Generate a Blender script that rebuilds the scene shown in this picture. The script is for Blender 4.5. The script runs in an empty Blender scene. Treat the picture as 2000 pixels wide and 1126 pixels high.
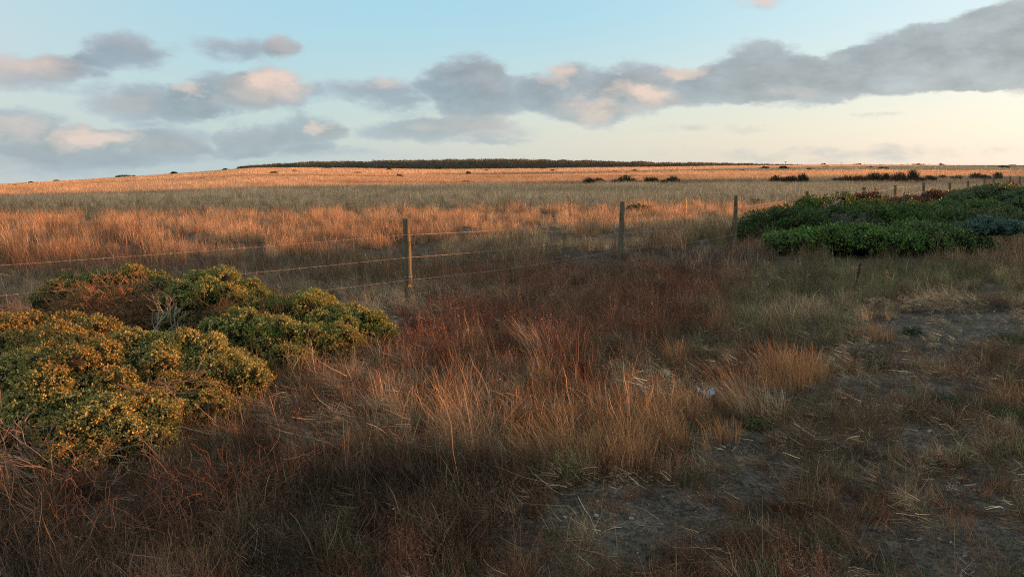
import bpy, math, random
import numpy as np

# ------------------------------------------------------------------ camera, sky, sun, exposure
S = bpy.context.scene
F_PX = 1556.0            # focal length in pixels of the 2000 px wide photograph
CAM_H = 2.0
PITCH = math.atan(243.0 / F_PX)
cam_d = bpy.data.cameras.new("camera")
cam_d.sensor_width = 36.0
cam_d.lens = F_PX * 36.0 / 2000.0
cam_d.clip_start = 0.05
cam_d.clip_end = 20000
cam = bpy.data.objects.new("camera", cam_d)
S.collection.objects.link(cam)
cam.location = (0, 0, CAM_H)
cam.rotation_euler = (math.pi / 2 - PITCH, 0, 0)
S.camera = cam

SUN_AZ = math.radians(75)     # clockwise from the view direction (+Y)
SUN_EL = math.radians(4.5)
sd = (math.sin(SUN_AZ) * math.cos(SUN_EL), math.cos(SUN_AZ) * math.cos(SUN_EL), math.sin(SUN_EL))
sl = bpy.data.lights.new("sun", 'SUN')
sl.energy = 4.6
sl.angle = math.radians(0.6)
sl.color = (1.0, 0.37, 0.115)
sun = bpy.data.objects.new("sun", sl)
S.collection.objects.link(sun)
from mathutils import Vector
sun.rotation_euler = Vector(sd).to_track_quat('Z', 'Y').to_euler()
sun.location = (30, 10, 20)

S.view_settings.view_transform = 'Standard'
S.view_settings.look = 'None'
S.view_settings.exposure = 1.05
S.view_settings.gamma = 1.0
S.render.film_transparent = False
S.cycles.use_denoising = False
S.cycles.filter_width = 1.1
S.cycles.use_adaptive_sampling = False
S.cycles.max_bounces = 6
S.cycles.diffuse_bounces = 3
S.cycles.transparent_max_bounces = 4
S.cycles.transmission_bounces = 3


def px_dir(px, py):
    """world direction of a place in the photograph (2000 x 1126)"""
    x = (px - 1000.0) / F_PX
    y = -(py - 563.0) / F_PX
    c, s = math.cos(PITCH), math.sin(PITCH)
    return (x, c + y * s, -s + y * c)


def px_azel(px, py):
    d = px_dir(px, py)
    return math.atan2(d[0], d[1]), math.atan2(d[2], math.hypot(d[0], d[1]))


def at(px, py, z=0.0):
    """ground position seen at a pixel, on the plane of height z"""
    d = px_dir(px, py)
    k = (z - CAM_H) / d[2]
    return d[0] * k, d[1] * k


def atY(px, Y):
    """x of something at depth Y under column px"""
    return (px - 1000.0) / F_PX * (Y * math.cos(PITCH) + 0.25)


# ---- world
W = bpy.data.worlds.new("World")
S.world = W
W.use_nodes = True
nt = W.node_tree
nt.nodes.clear()


class G:
    """tiny node-graph helper"""
    def __init__(self, tree):
        self.t = tree

    def n(self, kind, **kw):
        nd = self.t.nodes.new(kind)
        for k, v in kw.items():
            setattr(nd, k, v)
        return nd

    def put(self, sock, v):
        if hasattr(v, 'is_output') or isinstance(v, bpy.types.NodeSocket):
            self.t.links.new(v, sock)
        elif v is not None:
            sock.default_value = v

    def m(self, op, a, b=None, c=None, clamp=False):
        nd = self.n('ShaderNodeMath', operation=op, use_clamp=clamp)
        self.put(nd.inputs[0], a)
        if b is not None: self.put(nd.inputs[1], b)
        if c is not None: self.put(nd.inputs[2], c)
        return nd.outputs[0]

    def vm(self, op, a, b=None, out=0):
        nd = self.n('ShaderNodeVectorMath', operation=op)
        self.put(nd.inputs[0], a)
        if b is not None:
            if op == 'SCALE': self.put(nd.inputs['Scale'], b)
            else: self.put(nd.inputs[1], b)
        return nd.outputs[out]

    def mix(self, f, a, b, kind='MIX'):
        nd = self.n('ShaderNodeMix', data_type='RGBA', blend_type=kind)
        self.put(nd.inputs[0], f)
        self.put(nd.inputs[6], a if not isinstance(a, tuple) else (*a, 1)[:4])
        self.put(nd.inputs[7], b if not isinstance(b, tuple) else (*b, 1)[:4])
        return nd.outputs[2]

    def ss(self, v, lo, hi, a=0.0, b=1.0):
        nd = self.n('ShaderNodeMapRange', interpolation_type='SMOOTHSTEP')
        self.put(nd.inputs[0], v)
        nd.inputs[1].default_value = lo
        nd.inputs[2].default_value = hi
        nd.inputs[3].default_value = a
        nd.inputs[4].default_value = b
        return nd.outputs[0]

    def noise(self, vec, scale, detail=4, rough=0.5, out=0, dist=0.0):
        nd = self.n('ShaderNodeTexNoise')
        if vec is not None: self.put(nd.inputs['Vector'], vec)
        nd.inputs['Scale'].default_value = scale
        nd.inputs['Detail'].default_value = detail
        nd.inputs['Roughness'].default_value = rough
        nd.inputs['Distortion'].default_value = dist
        return nd.outputs[out]


# cloud banks: centre and half size where they stand in the sky, weight
CLOUDS = [
    (40, 140, 120, 42, .85), (135, 128, 64, 26, .55), (250, 100, 80, 36, .95), (475, 88, 120, 26, .8), (550, 84, 34, 24, .45),
    (290, 200, 110, 38, 1.1), (430, 178, 84, 42, 1.05), (545, 176, 80, 50, 1.15), (400, 222, 60, 18, .5),
    (40, 240, 100, 34, .9), (160, 278, 170, 26, .8), (330, 270, 110, 28, .85), (490, 268, 62, 32, 1.15), (605, 260, 72, 34, 1.2),
    (185, 262, 48, 20, .7), (60, 312, 300, 34, .75), (270, 300, 200, 20, .5),
    (740, 182, 110, 34, .9), (900, 155, 90, 46, 1.1), (960, 190, 110, 52, 1.1), (850, 225, 130, 30, .55), (860, 258, 220, 22, .9),
    (1110, 178, 80, 60, 1.2), (1195, 200, 110, 40, 1.0), (1225, 150, 60, 38, .9), (1330, 168, 120, 40, 1.2),
    (1475, 142, 95, 58, 1.2), (1560, 170, 120, 40, 1.1), (1680, 150, 110, 44, 1.1), (1780, 118, 120, 56, 1.2),
    (1930, 94, 160, 58, 1.15), (2100, 85, 190, 84, 1.3), (1860, 150, 190, 24, .7),
    (1160, 236, 60, 18, .6), (1380, 250, 190, 12, .45), (1700, 229, 60, 9, .45), (980, 280, 90, 10, .4),
    (1700, 300, 480, 22, .5), (620, 298, 200, 14, .65), (1460, 4, 120, 16, .45), (870, 12, 70, 16, .25),
]
GLOW = [(560, 155, 60, 38, .8), (500, 190, 70, 40, .45), (185, 262, 62, 24, .8), (40, 245, 35, 22, .4), (40, 130, 90, 40, .45), (1215, 195, 75, 34, .9), (1080, 140, 36, 20, .6), (1338, 134, 40, 16, .6), (1290, 190, 50, 24, .5),
        (1150, 212, 70, 26, .45), (745, 160, 30, 16, .45), (375, 165, 26, 14, .6), (615, 242, 26, 12, .5), (960, 245, 130, 20, .4), (550, 78, 40, 22, .2), (1150, 240, 50, 16, .6), (1400, 250, 170, 12, .5), (1460, 4, 120, 18, .7), (1560, 186, 90, 14, .4), (240, 205, 60, 20, .25)]


def bank_group(gname, blobs):
  global g
  cg = bpy.data.node_groups.new(gname, 'ShaderNodeTree')
  cg.interface.new_socket('P', in_out='INPUT', socket_type='NodeSocketVector')
  cg.interface.new_socket('D', in_out='OUTPUT', socket_type='NodeSocketFloat')
  g = G(cg)
  gi = g.n('NodeGroupInput'); go = g.n('NodeGroupOutput')
  acc = None
  for (cx, cy, rx, ry, w) in blobs:
    a, e = px_azel(cx, cy)
    v = g.vm('SUBTRACT', gi.outputs[0], (a, e, 0))
    v = g.vm('MULTIPLY', v, (F_PX / rx, F_PX / ry, 0))
    r2 = g.vm('DOT_PRODUCT', v, v, out=1)
    b = g.m('MULTIPLY_ADD', r2, -w * .8, w * 1.1)
    b = g.m('MAXIMUM', b, 0.0)
    acc = b if acc is None else g.m('ADD', acc, b)
  g.put(go.inputs[0], acc)
  return cg


cg = bank_group("cloud_banks", CLOUDS)
cg2 = bank_group("cloud_glow", GLOW)
g = G(nt)
tc = g.n('ShaderNodeTexCoord')
dirv = tc.outputs['Generated']
sx = g.n('ShaderNodeSeparateXYZ'); g.put(sx.inputs[0], dirv)
az = g.m('ARCTAN2', sx.outputs[0], sx.outputs[1])
el = g.m('ARCSINE', sx.outputs[2])
cp = g.n('ShaderNodeCombineXYZ'); g.put(cp.inputs[0], az); g.put(cp.inputs[1], el)
stretch = g.vm('MULTIPLY', cp.outputs[0], (1.0, 2.0, 1.0))
w1 = g.noise(stretch, 9, 6, .55, out=1)
w1 = g.vm('SUBTRACT', w1, (.5, .5, .5))
w1 = g.vm('MULTIPLY', w1, (.075, .03, 0))
w2 = g.noise(stretch, 34, 7, .65, out=1)
w2 = g.vm('SUBTRACT', w2, (.5, .5, .5))
w2 = g.vm('MULTIPLY', w2, (.026, .015, 0))
P = g.vm('ADD', g.vm('ADD', cp.outputs[0], w1), w2)


def banks(vec, grp=None):
    nd = nt.nodes.new('ShaderNodeGroup'); nd.node_tree = grp or cg
    g.put(nd.inputs[0], vec)
    return nd.outputs[0]


D = banks(P)
D2 = banks(g.vm('ADD', P, (.020, .016, 0)))
fb = g.noise(stretch, 19, 8, .6)
fb = g.m('SUBTRACT', fb, .5)
dens = g.m('MULTIPLY_ADD', fb, 1.7, D)
alpha = g.ss(dens, .26, .92)
lightside = g.m('SUBTRACT', D, D2)
w3 = g.vm('MULTIPLY', g.vm('SUBTRACT', g.noise(stretch, 22, 4, .6, out=1), (.5, .5, .5)), (.07, .035, 0))
glow = banks(g.vm('ADD', P, w3), cg2)
lt = g.m('MULTIPLY', glow, g.m('MULTIPLY_ADD', lightside, .5, g.m('MULTIPLY_ADD', fb, 1.4, .66)))
lt = g.m('MULTIPLY_ADD', g.m('MAXIMUM', lightside, 0.0), g.ss(az, .40, .2, 0.0, .10), lt)
lt = g.m('MAXIMUM', g.m('MINIMUM', lt, 1.0), 0.0)
thick = g.ss(dens, .35, 1.35)
c_grey = g.mix(thick, (.42, .51, .58), (.255, .33, .385))
c_grey = g.mix(g.ss(az, -.2, .7), c_grey, (.41, .45, .465))
c_grey = g.vm('SCALE', c_grey, g.m('MULTIPLY_ADD', fb, 1.1, 1.03))
c_cloud = g.mix(lt, c_grey, (.84, .64, .54))

nish = g.n('ShaderNodeTexSky', sky_type='NISHITA')
nish.sun_disc = False
nish.sun_elevation = SUN_EL
nish.sun_rotation = SUN_AZ
nish.altitude = 0; nish.air_density = 1.0; nish.dust_density = 1.0; nish.ozone_density = 1.5
elc = g.m('MAXIMUM', el, 0.0)
# clear air: cyan overhead, cream near the horizon, warm toward the sun
sunang = g.vm('DOT_PRODUCT', dirv, sd, out=1)
warm = g.ss(sunang, .25, .95)
top = g.mix(warm, (.38, .66, .80), (.74, .86, .90))
low_c = g.mix(g.ss(az, -.55, .35), (.46, .64, .70), (.76, .74, .66))
low_c = g.mix(g.ss(az, .2, .75), low_c, (.98, .89, .81))
gr = g.mix(g.ss(elc, .0, .20), low_c, top)
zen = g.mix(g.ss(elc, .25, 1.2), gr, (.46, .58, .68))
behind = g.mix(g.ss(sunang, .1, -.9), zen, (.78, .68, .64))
nis = g.vm('SCALE', nish.outputs[0], 0.55)
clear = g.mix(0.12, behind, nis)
lowhaze = g.ss(el, .13, .0)
alpha2 = g.m('MULTIPLY', alpha, g.m('MULTIPLY_ADD', lowhaze, -.35, .95))
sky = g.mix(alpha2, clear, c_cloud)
gnd = g.mix(g.ss(el, -.05, -.09), sky, (.05, .04, .03))
bg = g.n('ShaderNodeBackground')
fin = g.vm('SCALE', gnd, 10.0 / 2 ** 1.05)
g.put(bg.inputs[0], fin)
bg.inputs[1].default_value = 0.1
wo = g.n('ShaderNodeOutputWorld')
nt.links.new(bg.outputs[0], wo.inputs[0])

# ------------------------------------------------------------------ numeric helpers
RNG = np.random.default_rng(7)


def vnoise(x, y, seed=0):
    xi = np.floor(x).astype(np.int64); yi = np.floor(y).astype(np.int64)
    fx = x - xi; fy = y - yi
    fx = fx * fx * (3 - 2 * fx); fy = fy * fy * (3 - 2 * fy)

    def h(a, b):
        n = (a * 374761393 + b * 668265263 + seed * 974711) & 0xffffffff
        n = ((n ^ (n >> 13)) * 1274126177) & 0xffffffff
        n = n ^ (n >> 16)
        return (n & 0xffff) / 65535.0
    return (h(xi, yi) * (1 - fx) + h(xi + 1, yi) * fx) * (1 - fy) + (h(xi, yi + 1) * (1 - fx) + h(xi + 1, yi + 1) * fx) * fy


def fbm(x, y, seed=0, octv=4, gain=.5):
    s = 0; a = 1; t = 0
    for i in range(octv):
        s = s + a * vnoise(x * 2 ** i, y * 2 ** i, seed + i * 17)
        t += a; a *= gain
    return s / t


def sstep(x, a, b):
    t = np.clip((x - a) / (b - a), 0, 1)
    return t * t * (3 - 2 * t)


# skyline: column of the photograph -> pixels below eye level, at the crest
SKX = np.array([-1500, -400, 0, 150, 300, 400, 500, 600, 700, 850, 1000, 1150, 1300, 1400, 1600, 2000, 3500.])
SKS = np.array([70, 55, 41, 33, 23, 16, 8, 7.5, 8.5, 10.5, 9.5, 7.5, 5.5, 4.0, 2.5, 4, 4.])
CREST = 420.0


def gz(x, y):
    x = np.asarray(x, float); y = np.asarray(y, float)
    yy = np.maximum(y, 1.0)
    col = 1000 + x / yy * F_PX
    s = np.interp(col, SKX, SKS)
    zc = CAM_H - s / F_PX * CREST
    k = np.clip((y - 28) / (CREST - 28), 0, 1)
    z = zc * k ** 1.15
    z = z + np.where(y > CREST, -(y - CREST) * .034, 0.0)
    near = sstep(y, 60, 15)
    z = z + near * (fbm(x * .45 + 3, y * .45, 5, 3) - .5) * .14
    z = z + sstep(y, 30, 10) * (fbm(x * 3.1, y * 3.1, 9, 3) - .5) * .06
    z = z + (fbm(x * .03, y * .05, 15, 2) - .5) * .5 * sstep(y, 40, 120)
    return z


def gz1(x, y):
    return float(gz(np.array([x]), np.array([y]))[0])


def link(o, parent=None):
    S.collection.objects.link(o)
    if parent is not None:
        o.parent = parent
    return o


def mesh_np(name, V, F, col=None, mat=None, parent=None, smooth=False, loc=None, do_link=True):
    V = np.asarray(V, np.float32).reshape(-1, 3)
    F = np.asarray(F, np.int32)
    k = F.shape[1]
    me = bpy.data.meshes.new(name)
    me.vertices.add(len(V)); me.vertices.foreach_set('co', (V if loc is None else V - np.array(loc, np.float32)).ravel())
    me.loops.add(F.size); me.loops.foreach_set('vertex_index', F.ravel())
    me.polygons.add(len(F))
    me.polygons.foreach_set('loop_start', np.arange(0, F.size, k, dtype=np.int32))
    me.polygons.foreach_set('loop_total', np.full(len(F), k, np.int32))
    if smooth:
        me.polygons.foreach_set('use_smooth', np.ones(len(F), bool))
    if col is not None:
        at_ = me.attributes.new('Col', 'FLOAT_COLOR', 'POINT')
        c = np.ones((len(V), 4), np.float32); c[:, :3] = col
        at_.data.foreach_set('color', c.ravel())
    me.update(calc_edges=True)
    if mat: me.materials.append(mat)
    o = bpy.data.objects.new(name, me)
    if loc is not None: o.location = loc
    if do_link: link(o, parent)
    return o


def empty(name, loc, label, cat, group=None, kind=None):
    o = bpy.data.objects.new(name, None)
    o.empty_display_size = .2
    o.location = loc
    S.collection.objects.link(o)
    tag(o, label, cat, group, kind)
    return o


def tag(o, label=None, cat=None, group=None, kind=None):
    if label: o['label'] = label
    if cat: o['category'] = cat
    if group: o['group'] = group
    if kind: o['kind'] = kind
    return o


def child(o, parent):
    """parent a world-space mesh to an empty without moving it"""
    o.parent = parent
    o.location = Vector(o.location) - Vector(parent.location)
    return o


def norm(v):
    return v / np.maximum(np.linalg.norm(v, axis=-1, keepdims=True), 1e-9)


def ribbons(Pc, Wd, side):
    """centre lines (n,s,3), widths (n,s), side dirs (n,3) or (n,s,3) -> V, F"""
    n, s, _ = Pc.shape
    if side.ndim == 2: side = side[:, None, :]
    L = Pc - side * Wd[..., None] * .5
    R = Pc + side * Wd[..., None] * .5
    V = np.stack([L, R], 2).reshape(-1, 3)
    base = (np.arange(n) * s * 2)[:, None] + (np.arange(s - 1) * 2)[None, :]
    base = base.ravel()
    F = np.stack([base, base + 1, base + 3, base + 2], 1)
    return V, F


def tubes(Pc, R, k=4):
    """centre lines (n,s,3), radii (n,s)"""
    n, s, _ = Pc.shape
    T = norm(np.gradient(Pc, axis=1))
    ref = np.where(np.abs(T[..., 2:3]) > .9, np.array([1., 0, 0]), np.array([0, 0, 1.]))
    A = norm(np.cross(T, ref)); B = np.cross(T, A)
    ang = np.arange(k) / k * 2 * math.pi
    V = Pc[:, :, None, :] + R[:, :, None, None] * (A[:, :, None, :] * np.cos(ang)[None, None, :, None] + B[:, :, None, :] * np.sin(ang)[None, None, :, None])
    V = V.reshape(-1, 3)
    F = []
    b = (np.arange(n) * s * k)[:, None, None] + (np.arange(s - 1) * k)[None, :, None]
    j = np.arange(k)[None, None, :]; j2 = (j + 1) % k
    F = np.stack([b + j, b + j2, b + k + j2, b + k + j], -1).reshape(-1, 4)
    return V, F


class Acc:
    """collects vertices, quads and colours for one mesh"""
    def __init__(s):
        s.V = []; s.F = []; s.C = []; s.n = 0

    def add(s, V, F, C):
        V = np.asarray(V, np.float32).reshape(-1, 3)
        C = np.asarray(C, np.float32)
        if C.ndim == 1: C = np.tile(C, (len(V), 1))
        elif len(C) != len(V): C = np.repeat(C, len(V) // len(C), 0)
        s.V.append(V); s.F.append(np.asarray(F) + s.n); s.C.append(C); s.n += len(V)
        return s

    def build(s, name, mat, parent=None, loc=None, smooth=False, do_link=True):
        o = mesh_np(name, np.concatenate(s.V), np.concatenate(s.F), np.concatenate(s.C), mat, None, smooth, loc, do_link)
        if parent is not None: child(o, parent)
        return o


# ------------------------------------------------------------------ materials
def leaf_mat(name, inst=False, transl=.3, rough=.65, spec=.25, noise=0.0, nscale=20):
    m = bpy.data.materials.new(name); m.use_nodes = True
    t = m.node_tree; t.nodes.clear(); g = G(t)
    a = g.n('ShaderNodeAttribute', attribute_name='Col'); a.attribute_type = 'GEOMETRY'
    c = a.outputs[0]
    if inst:
        b = g.n('ShaderNodeAttribute', attribute_name='tint'); b.attribute_type = 'INSTANCER'
        c = g.mix(1.0, c, b.outputs[0], 'MULTIPLY')
    if noise:
        tcn = g.n('ShaderNodeTexCoord')
        nn = g.noise(tcn.outputs['Object'], nscale, 5, .6)
        f = g.m('MULTIPLY_ADD', nn, noise * 2, 1 - noise)
        c = g.vm('SCALE', c, f)
    p = g.n('ShaderNodeBsdfPrincipled')
    g.put(p.inputs['Base Color'], c)
    p.inputs['Roughness'].default_value = rough
    p.inputs['Specular IOR Level'].default_value = spec
    o = g.n('ShaderNodeOutputMaterial')
    if transl > 0:
        tr = g.n('ShaderNodeBsdfTranslucent'); g.put(tr.inputs[0], c)
        mx = g.n('ShaderNodeMixShader'); mx.inputs[0].default_value = transl
        t.links.new(p.outputs[0], mx.inputs[1]); t.links.new(tr.outputs[0], mx.inputs[2])
        t.links.new(mx.outputs[0], o.inputs[0])
    else:
        t.links.new(p.outputs[0], o.inputs[0])
    return m


M_GRASS = leaf_mat("dry_grass", inst=True, transl=.35, rough=.6)
M_LEAF = leaf_mat("shrub_leaf", transl=.22, rough=.5, spec=.3)
M_TWIG = leaf_mat("bare_twig", transl=0, rough=.85, spec=.1, noise=.3, nscale=30)
M_STALK = leaf_mat("dry_stalk", transl=.15, rough=.7, spec=.2, noise=.2)


def ground_mat():
    m = bpy.data.materials.new("soil_and_thatch"); m.use_nodes = True
    t = m.node_tree; t.nodes.clear(); g = G(t)
    a = g.n('ShaderNodeAttribute', attribute_name='Col')
    tcn = g.n('ShaderNodeTexCoord'); ob = tcn.outputs['Object']
    n1 = g.noise(ob, 2.2, 6, .6); n2 = g.noise(ob, 28, 5, .7); n3 = g.noise(ob, 130, 3, .7)
    f = g.ss(n1, .3, .7, .55, 1.35)
    f = g.m('MULTIPLY', f, g.ss(n2, .34, .66, .40, 1.5))
    f = g.m('MULTIPLY', f, g.ss(n3, .34, .66, .55, 1.4))
    c = g.vm('SCALE', a.outputs[0], f)
    # scattered pale grit
    vo = g.n('ShaderNodeTexVoronoi'); g.put(vo.inputs['Vector'], ob); vo.inputs['Scale'].default_value = 60
    grit = g.ss(vo.outputs['Distance'], .20, .12)
    pick = g.m('GREATER_THAN', g.n('ShaderNodeSeparateColor').outputs[0], 2.0)
    sc = g.n('ShaderNodeSeparateColor'); g.put(sc.inputs[0], vo.outputs['Color'])
    pick = g.m('GREATER_THAN', sc.outputs[0], .66)
    gf = g.m('MULTIPLY', g.m('MULTIPLY', grit, pick), g.m('MULTIPLY', a.outputs['Alpha'], 1.0))
    c = g.mix(gf, c, (.30, .28, .235))
    p = g.n('ShaderNodeBsdfPrincipled'); g.put(p.inputs['Base Color'], c)
    p.inputs['Roughness'].default_value = .95; p.inputs['Specular IOR Level'].default_value = .1
    bmp = g.n('ShaderNodeBump'); bmp.inputs['Strength'].default_value = .8; bmp.inputs['Distance'].default_value = .045
    g.put(bmp.inputs['Height'], g.m('ADD', g.m('MULTIPLY', n2, 1.0), g.m('MULTIPLY_ADD', gf, .6, g.m('MULTIPLY', n3, .4))))
    t.links.new(bmp.outputs[0], p.inputs['Normal'])
    o = g.n('ShaderNodeOutputMaterial'); t.links.new(p.outputs[0], o.inputs[0])
    return m


# ------------------------------------------------------------------ where each kind of growth stands (photograph columns/rows of ground points)
def to_px(x, y, z=0.0):
    c, s = math.cos(PITCH), math.sin(PITCH)
    dz = z - CAM_H
    dep = y * c - dz * s
    up = y * s + dz * c
    dep = np.maximum(dep, .1)
    return 1000 + x / dep * F_PX, 563 - up / dep * F_PX


def ell(px, py, e):
    v = 0
    for (cx, cy, rx, ry, w) in e:
        r = np.sqrt(((px - cx) / rx) ** 2 + ((py - cy) / ry) ** 2)
        v = np.maximum(v, w * sstep(r, 1.25, .65))
    return v


Z_SOIL = [(1480, 905, 150, 34, .7), (1240, 1010, 190, 70, 1), (1130, 1100, 160, 50, .9), (1500, 870, 150, 30, .7), (1700, 760, 260, 26, .75), (1860, 640, 170, 34, .9), (1440, 940, 120, 50, .7), (1760, 690, 150, 24, .7),
          (1880, 1060, 190, 70, .8), (1780, 860, 180, 28, .6), (1980, 950, 150, 50, .6), (600, 830, 110, 55, .55), (1900, 560, 60, 20, .5), (1340, 765, 90, 26, .6)]
Z_RUST = [(1150, 560, 330, 55, 1), (980, 640, 200, 60, 1), (1250, 610, 190, 55, 1), (820, 700, 130, 45, .8), (1050, 700, 160, 60, .6), (660, 780, 110, 50, .5),
          (540, 930, 150, 60, .5), (1300, 520, 260, 28, .9)]
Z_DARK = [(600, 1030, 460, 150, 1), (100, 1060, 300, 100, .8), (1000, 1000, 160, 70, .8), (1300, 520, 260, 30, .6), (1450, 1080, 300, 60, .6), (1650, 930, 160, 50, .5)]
Z_GREEN = [(1680, 545, 280, 42, 1), (1480, 610, 130, 50, .9), (1560, 640, 140, 50, .6), (1400, 470, 60, 18, .8), (1330, 670, 60, 30, .4)]
Z_ORANGE = [(1130, 870, 300, 62, 1), (1540, 740, 80, 42, 1), (900, 830, 140, 50, .7), (1330, 830, 120, 50, .8), (1720, 640, 60, 28, .6), (1950, 780, 60, 30, .7), (1180, 780, 160, 40, .5)]
Z_PALE = [(760, 610, 80, 34, .4), (1490, 540, 80, 40, .5), (740, 740, 120, 34, .9), (620, 800, 160, 50, .7), (960, 765, 100, 28, .8), (1600, 610, 120, 25, .5), (1830, 590, 80, 22, .7), (1260, 740, 120, 40, .5)]


# ------------------------------------------------------------------ the ground
def rows():
    r = list(np.linspace(-60, 2.0, 22))
    y = 2.0
    while y < 3200:
        y += max(.035, y * .0085) if y < 14 else y * .012
        r.append(y)
    return np.array(r)


ys = rows()
t = np.linspace(-1, 1, 561)
base_w = np.where(ys > 0, .80 * np.maximum(ys, 0) + 2.5, 2.5)
tt = np.sign(t) * (np.minimum(np.abs(t), .86) / .86)
ex = np.clip((np.abs(t) - .86) / .14, 0, 1) ** 2
X = tt[None, :] * base_w[:, None] + np.sign(t)[None, :] * ex[None, :] * (60 + 3 * np.abs(ys))[:, None]
Y = np.repeat(ys[:, None], len(t), 1)
Z = gz(X, Y)
px, py = to_px(X, Y, 0)
soil = ell(px, py, Z_SOIL) * (Y < 16) * (Y > 0)
soil = np.clip(soil * .95 + (fbm(X * 1.3, Y * 1.3, 33, 3) - .45) * .9 * (Y < 14), 0, 1)
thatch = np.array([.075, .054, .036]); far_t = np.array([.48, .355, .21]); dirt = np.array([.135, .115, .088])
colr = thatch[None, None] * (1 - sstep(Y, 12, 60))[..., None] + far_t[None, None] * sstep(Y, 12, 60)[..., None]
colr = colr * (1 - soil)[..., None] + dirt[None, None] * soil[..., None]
bn = fbm(X * .02, Y * .06, 41, 4)
colr = colr * (1 + (bn - .5) * .5 * sstep(Y, 30, 90))[..., None]
pk = sstep(fbm(X * .01, Y * .03, 43, 4), .5, .62) * sstep(Y, 60, 160)
colr = colr * (1 - pk * .45)[..., None] + np.array([.16, .075, .045])[None, None] * (pk * .45)[..., None]
ny, nx = X.shape
ii = (np.arange(ny - 1)[:, None] * nx + np.arange(nx - 1)[None, :]).ravel()
Fg = np.stack([ii, ii + 1, ii + nx + 1, ii + nx], 1)
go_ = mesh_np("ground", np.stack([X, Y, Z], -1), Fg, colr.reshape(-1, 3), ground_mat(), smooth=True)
ca = go_.data.attributes['Col']
cc = np.ones((ny * nx, 4), np.float32); cc[:, :3] = colr.reshape(-1, 3); cc[:, 3] = (soil.ravel() > .25) * .9
ca.data.foreach_set('color', cc.ravel())
tag(go_, kind='structure')

# ------------------------------------------------------------------ an unseen ridge added right of the view to shade the field; its low places let the sun through
sx_, sy_ = math.sin(SUN_AZ), math.cos(SUN_AZ)
TE = math.tan(SUN_EL)
vv = np.concatenate([np.arange(-60, 0, 1.5), np.arange(0, 60, .2), np.arange(60, 700, 2.)])
ur = 1.8 * np.maximum(vv, 0) + 15 + np.maximum(-vv, 0) * .3
full = (ur + .19 * np.maximum(vv, 0) + 12) * TE + .6

# u position (along the sun's rays) up to which the ground behind the ridge is sunlit, for each ray
ustar = np.interp(vv, [-60, 2.8, 3.8, 6, 9, 11.5, 13.5, 17.0, 20, 24, 33, 37, 54, 57, 64, 72, 80, 86, 150, 170, 700],
                      [-400, -60, -2.5, 1.5, 1.5, -2, -8, -5.5, 12, 30, 30, -200, -200, -60, -18, 8, 30, 90, 160, -400, -400])
hr = (ur - ustar) * TE + .12
hr = np.minimum(hr, full)
hr = np.maximum(hr, .3)
hr = np.where(vv > 150, np.minimum(hr, 22), hr)
hr = hr + (fbm(vv * .9, vv * 0 + 2, 77, 4) - .5) * np.where(vv < 15, .22, .7)
cs = np.linspace(-1, 1, 41)
DX = []
wd = 5 + hr * 1.3
U = ur[:, None] + cs[None, :] * wd[:, None]
prof = (np.cos(cs * math.pi) * .5 + .5)[None, :]
Xd = U * sx_ - vv[:, None] * sy_
Yd = U * sy_ + vv[:, None] * sx_
Zd = gz(Xd, Yd) * (1 - prof) - .3 + prof * (hr[:, None] + .3) + (fbm(Xd, Yd, 61, 3) - .5) * .2 * prof * (np.abs(cs) > .08)[None, :]
n0, n1_ = Xd.shape
ii = (np.arange(n0 - 1)[:, None] * n1_ + np.arange(n1_ - 1)[None, :]).ravel()
dn = mesh_np("shadow_ridge", np.stack([Xd, Yd, Zd], -1), np.stack([ii, ii + 1, ii + n1_ + 1, ii + n1_], 1),
             np.array([.10, .075, .045]), M_TWIG, smooth=True)
tag(dn, kind='structure')

# ------------------------------------------------------------------ grass
tuft_col = {}


def new_coll(name):
    c = bpy.data.collections.new(name); tuft_col[name] = c; return c


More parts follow.
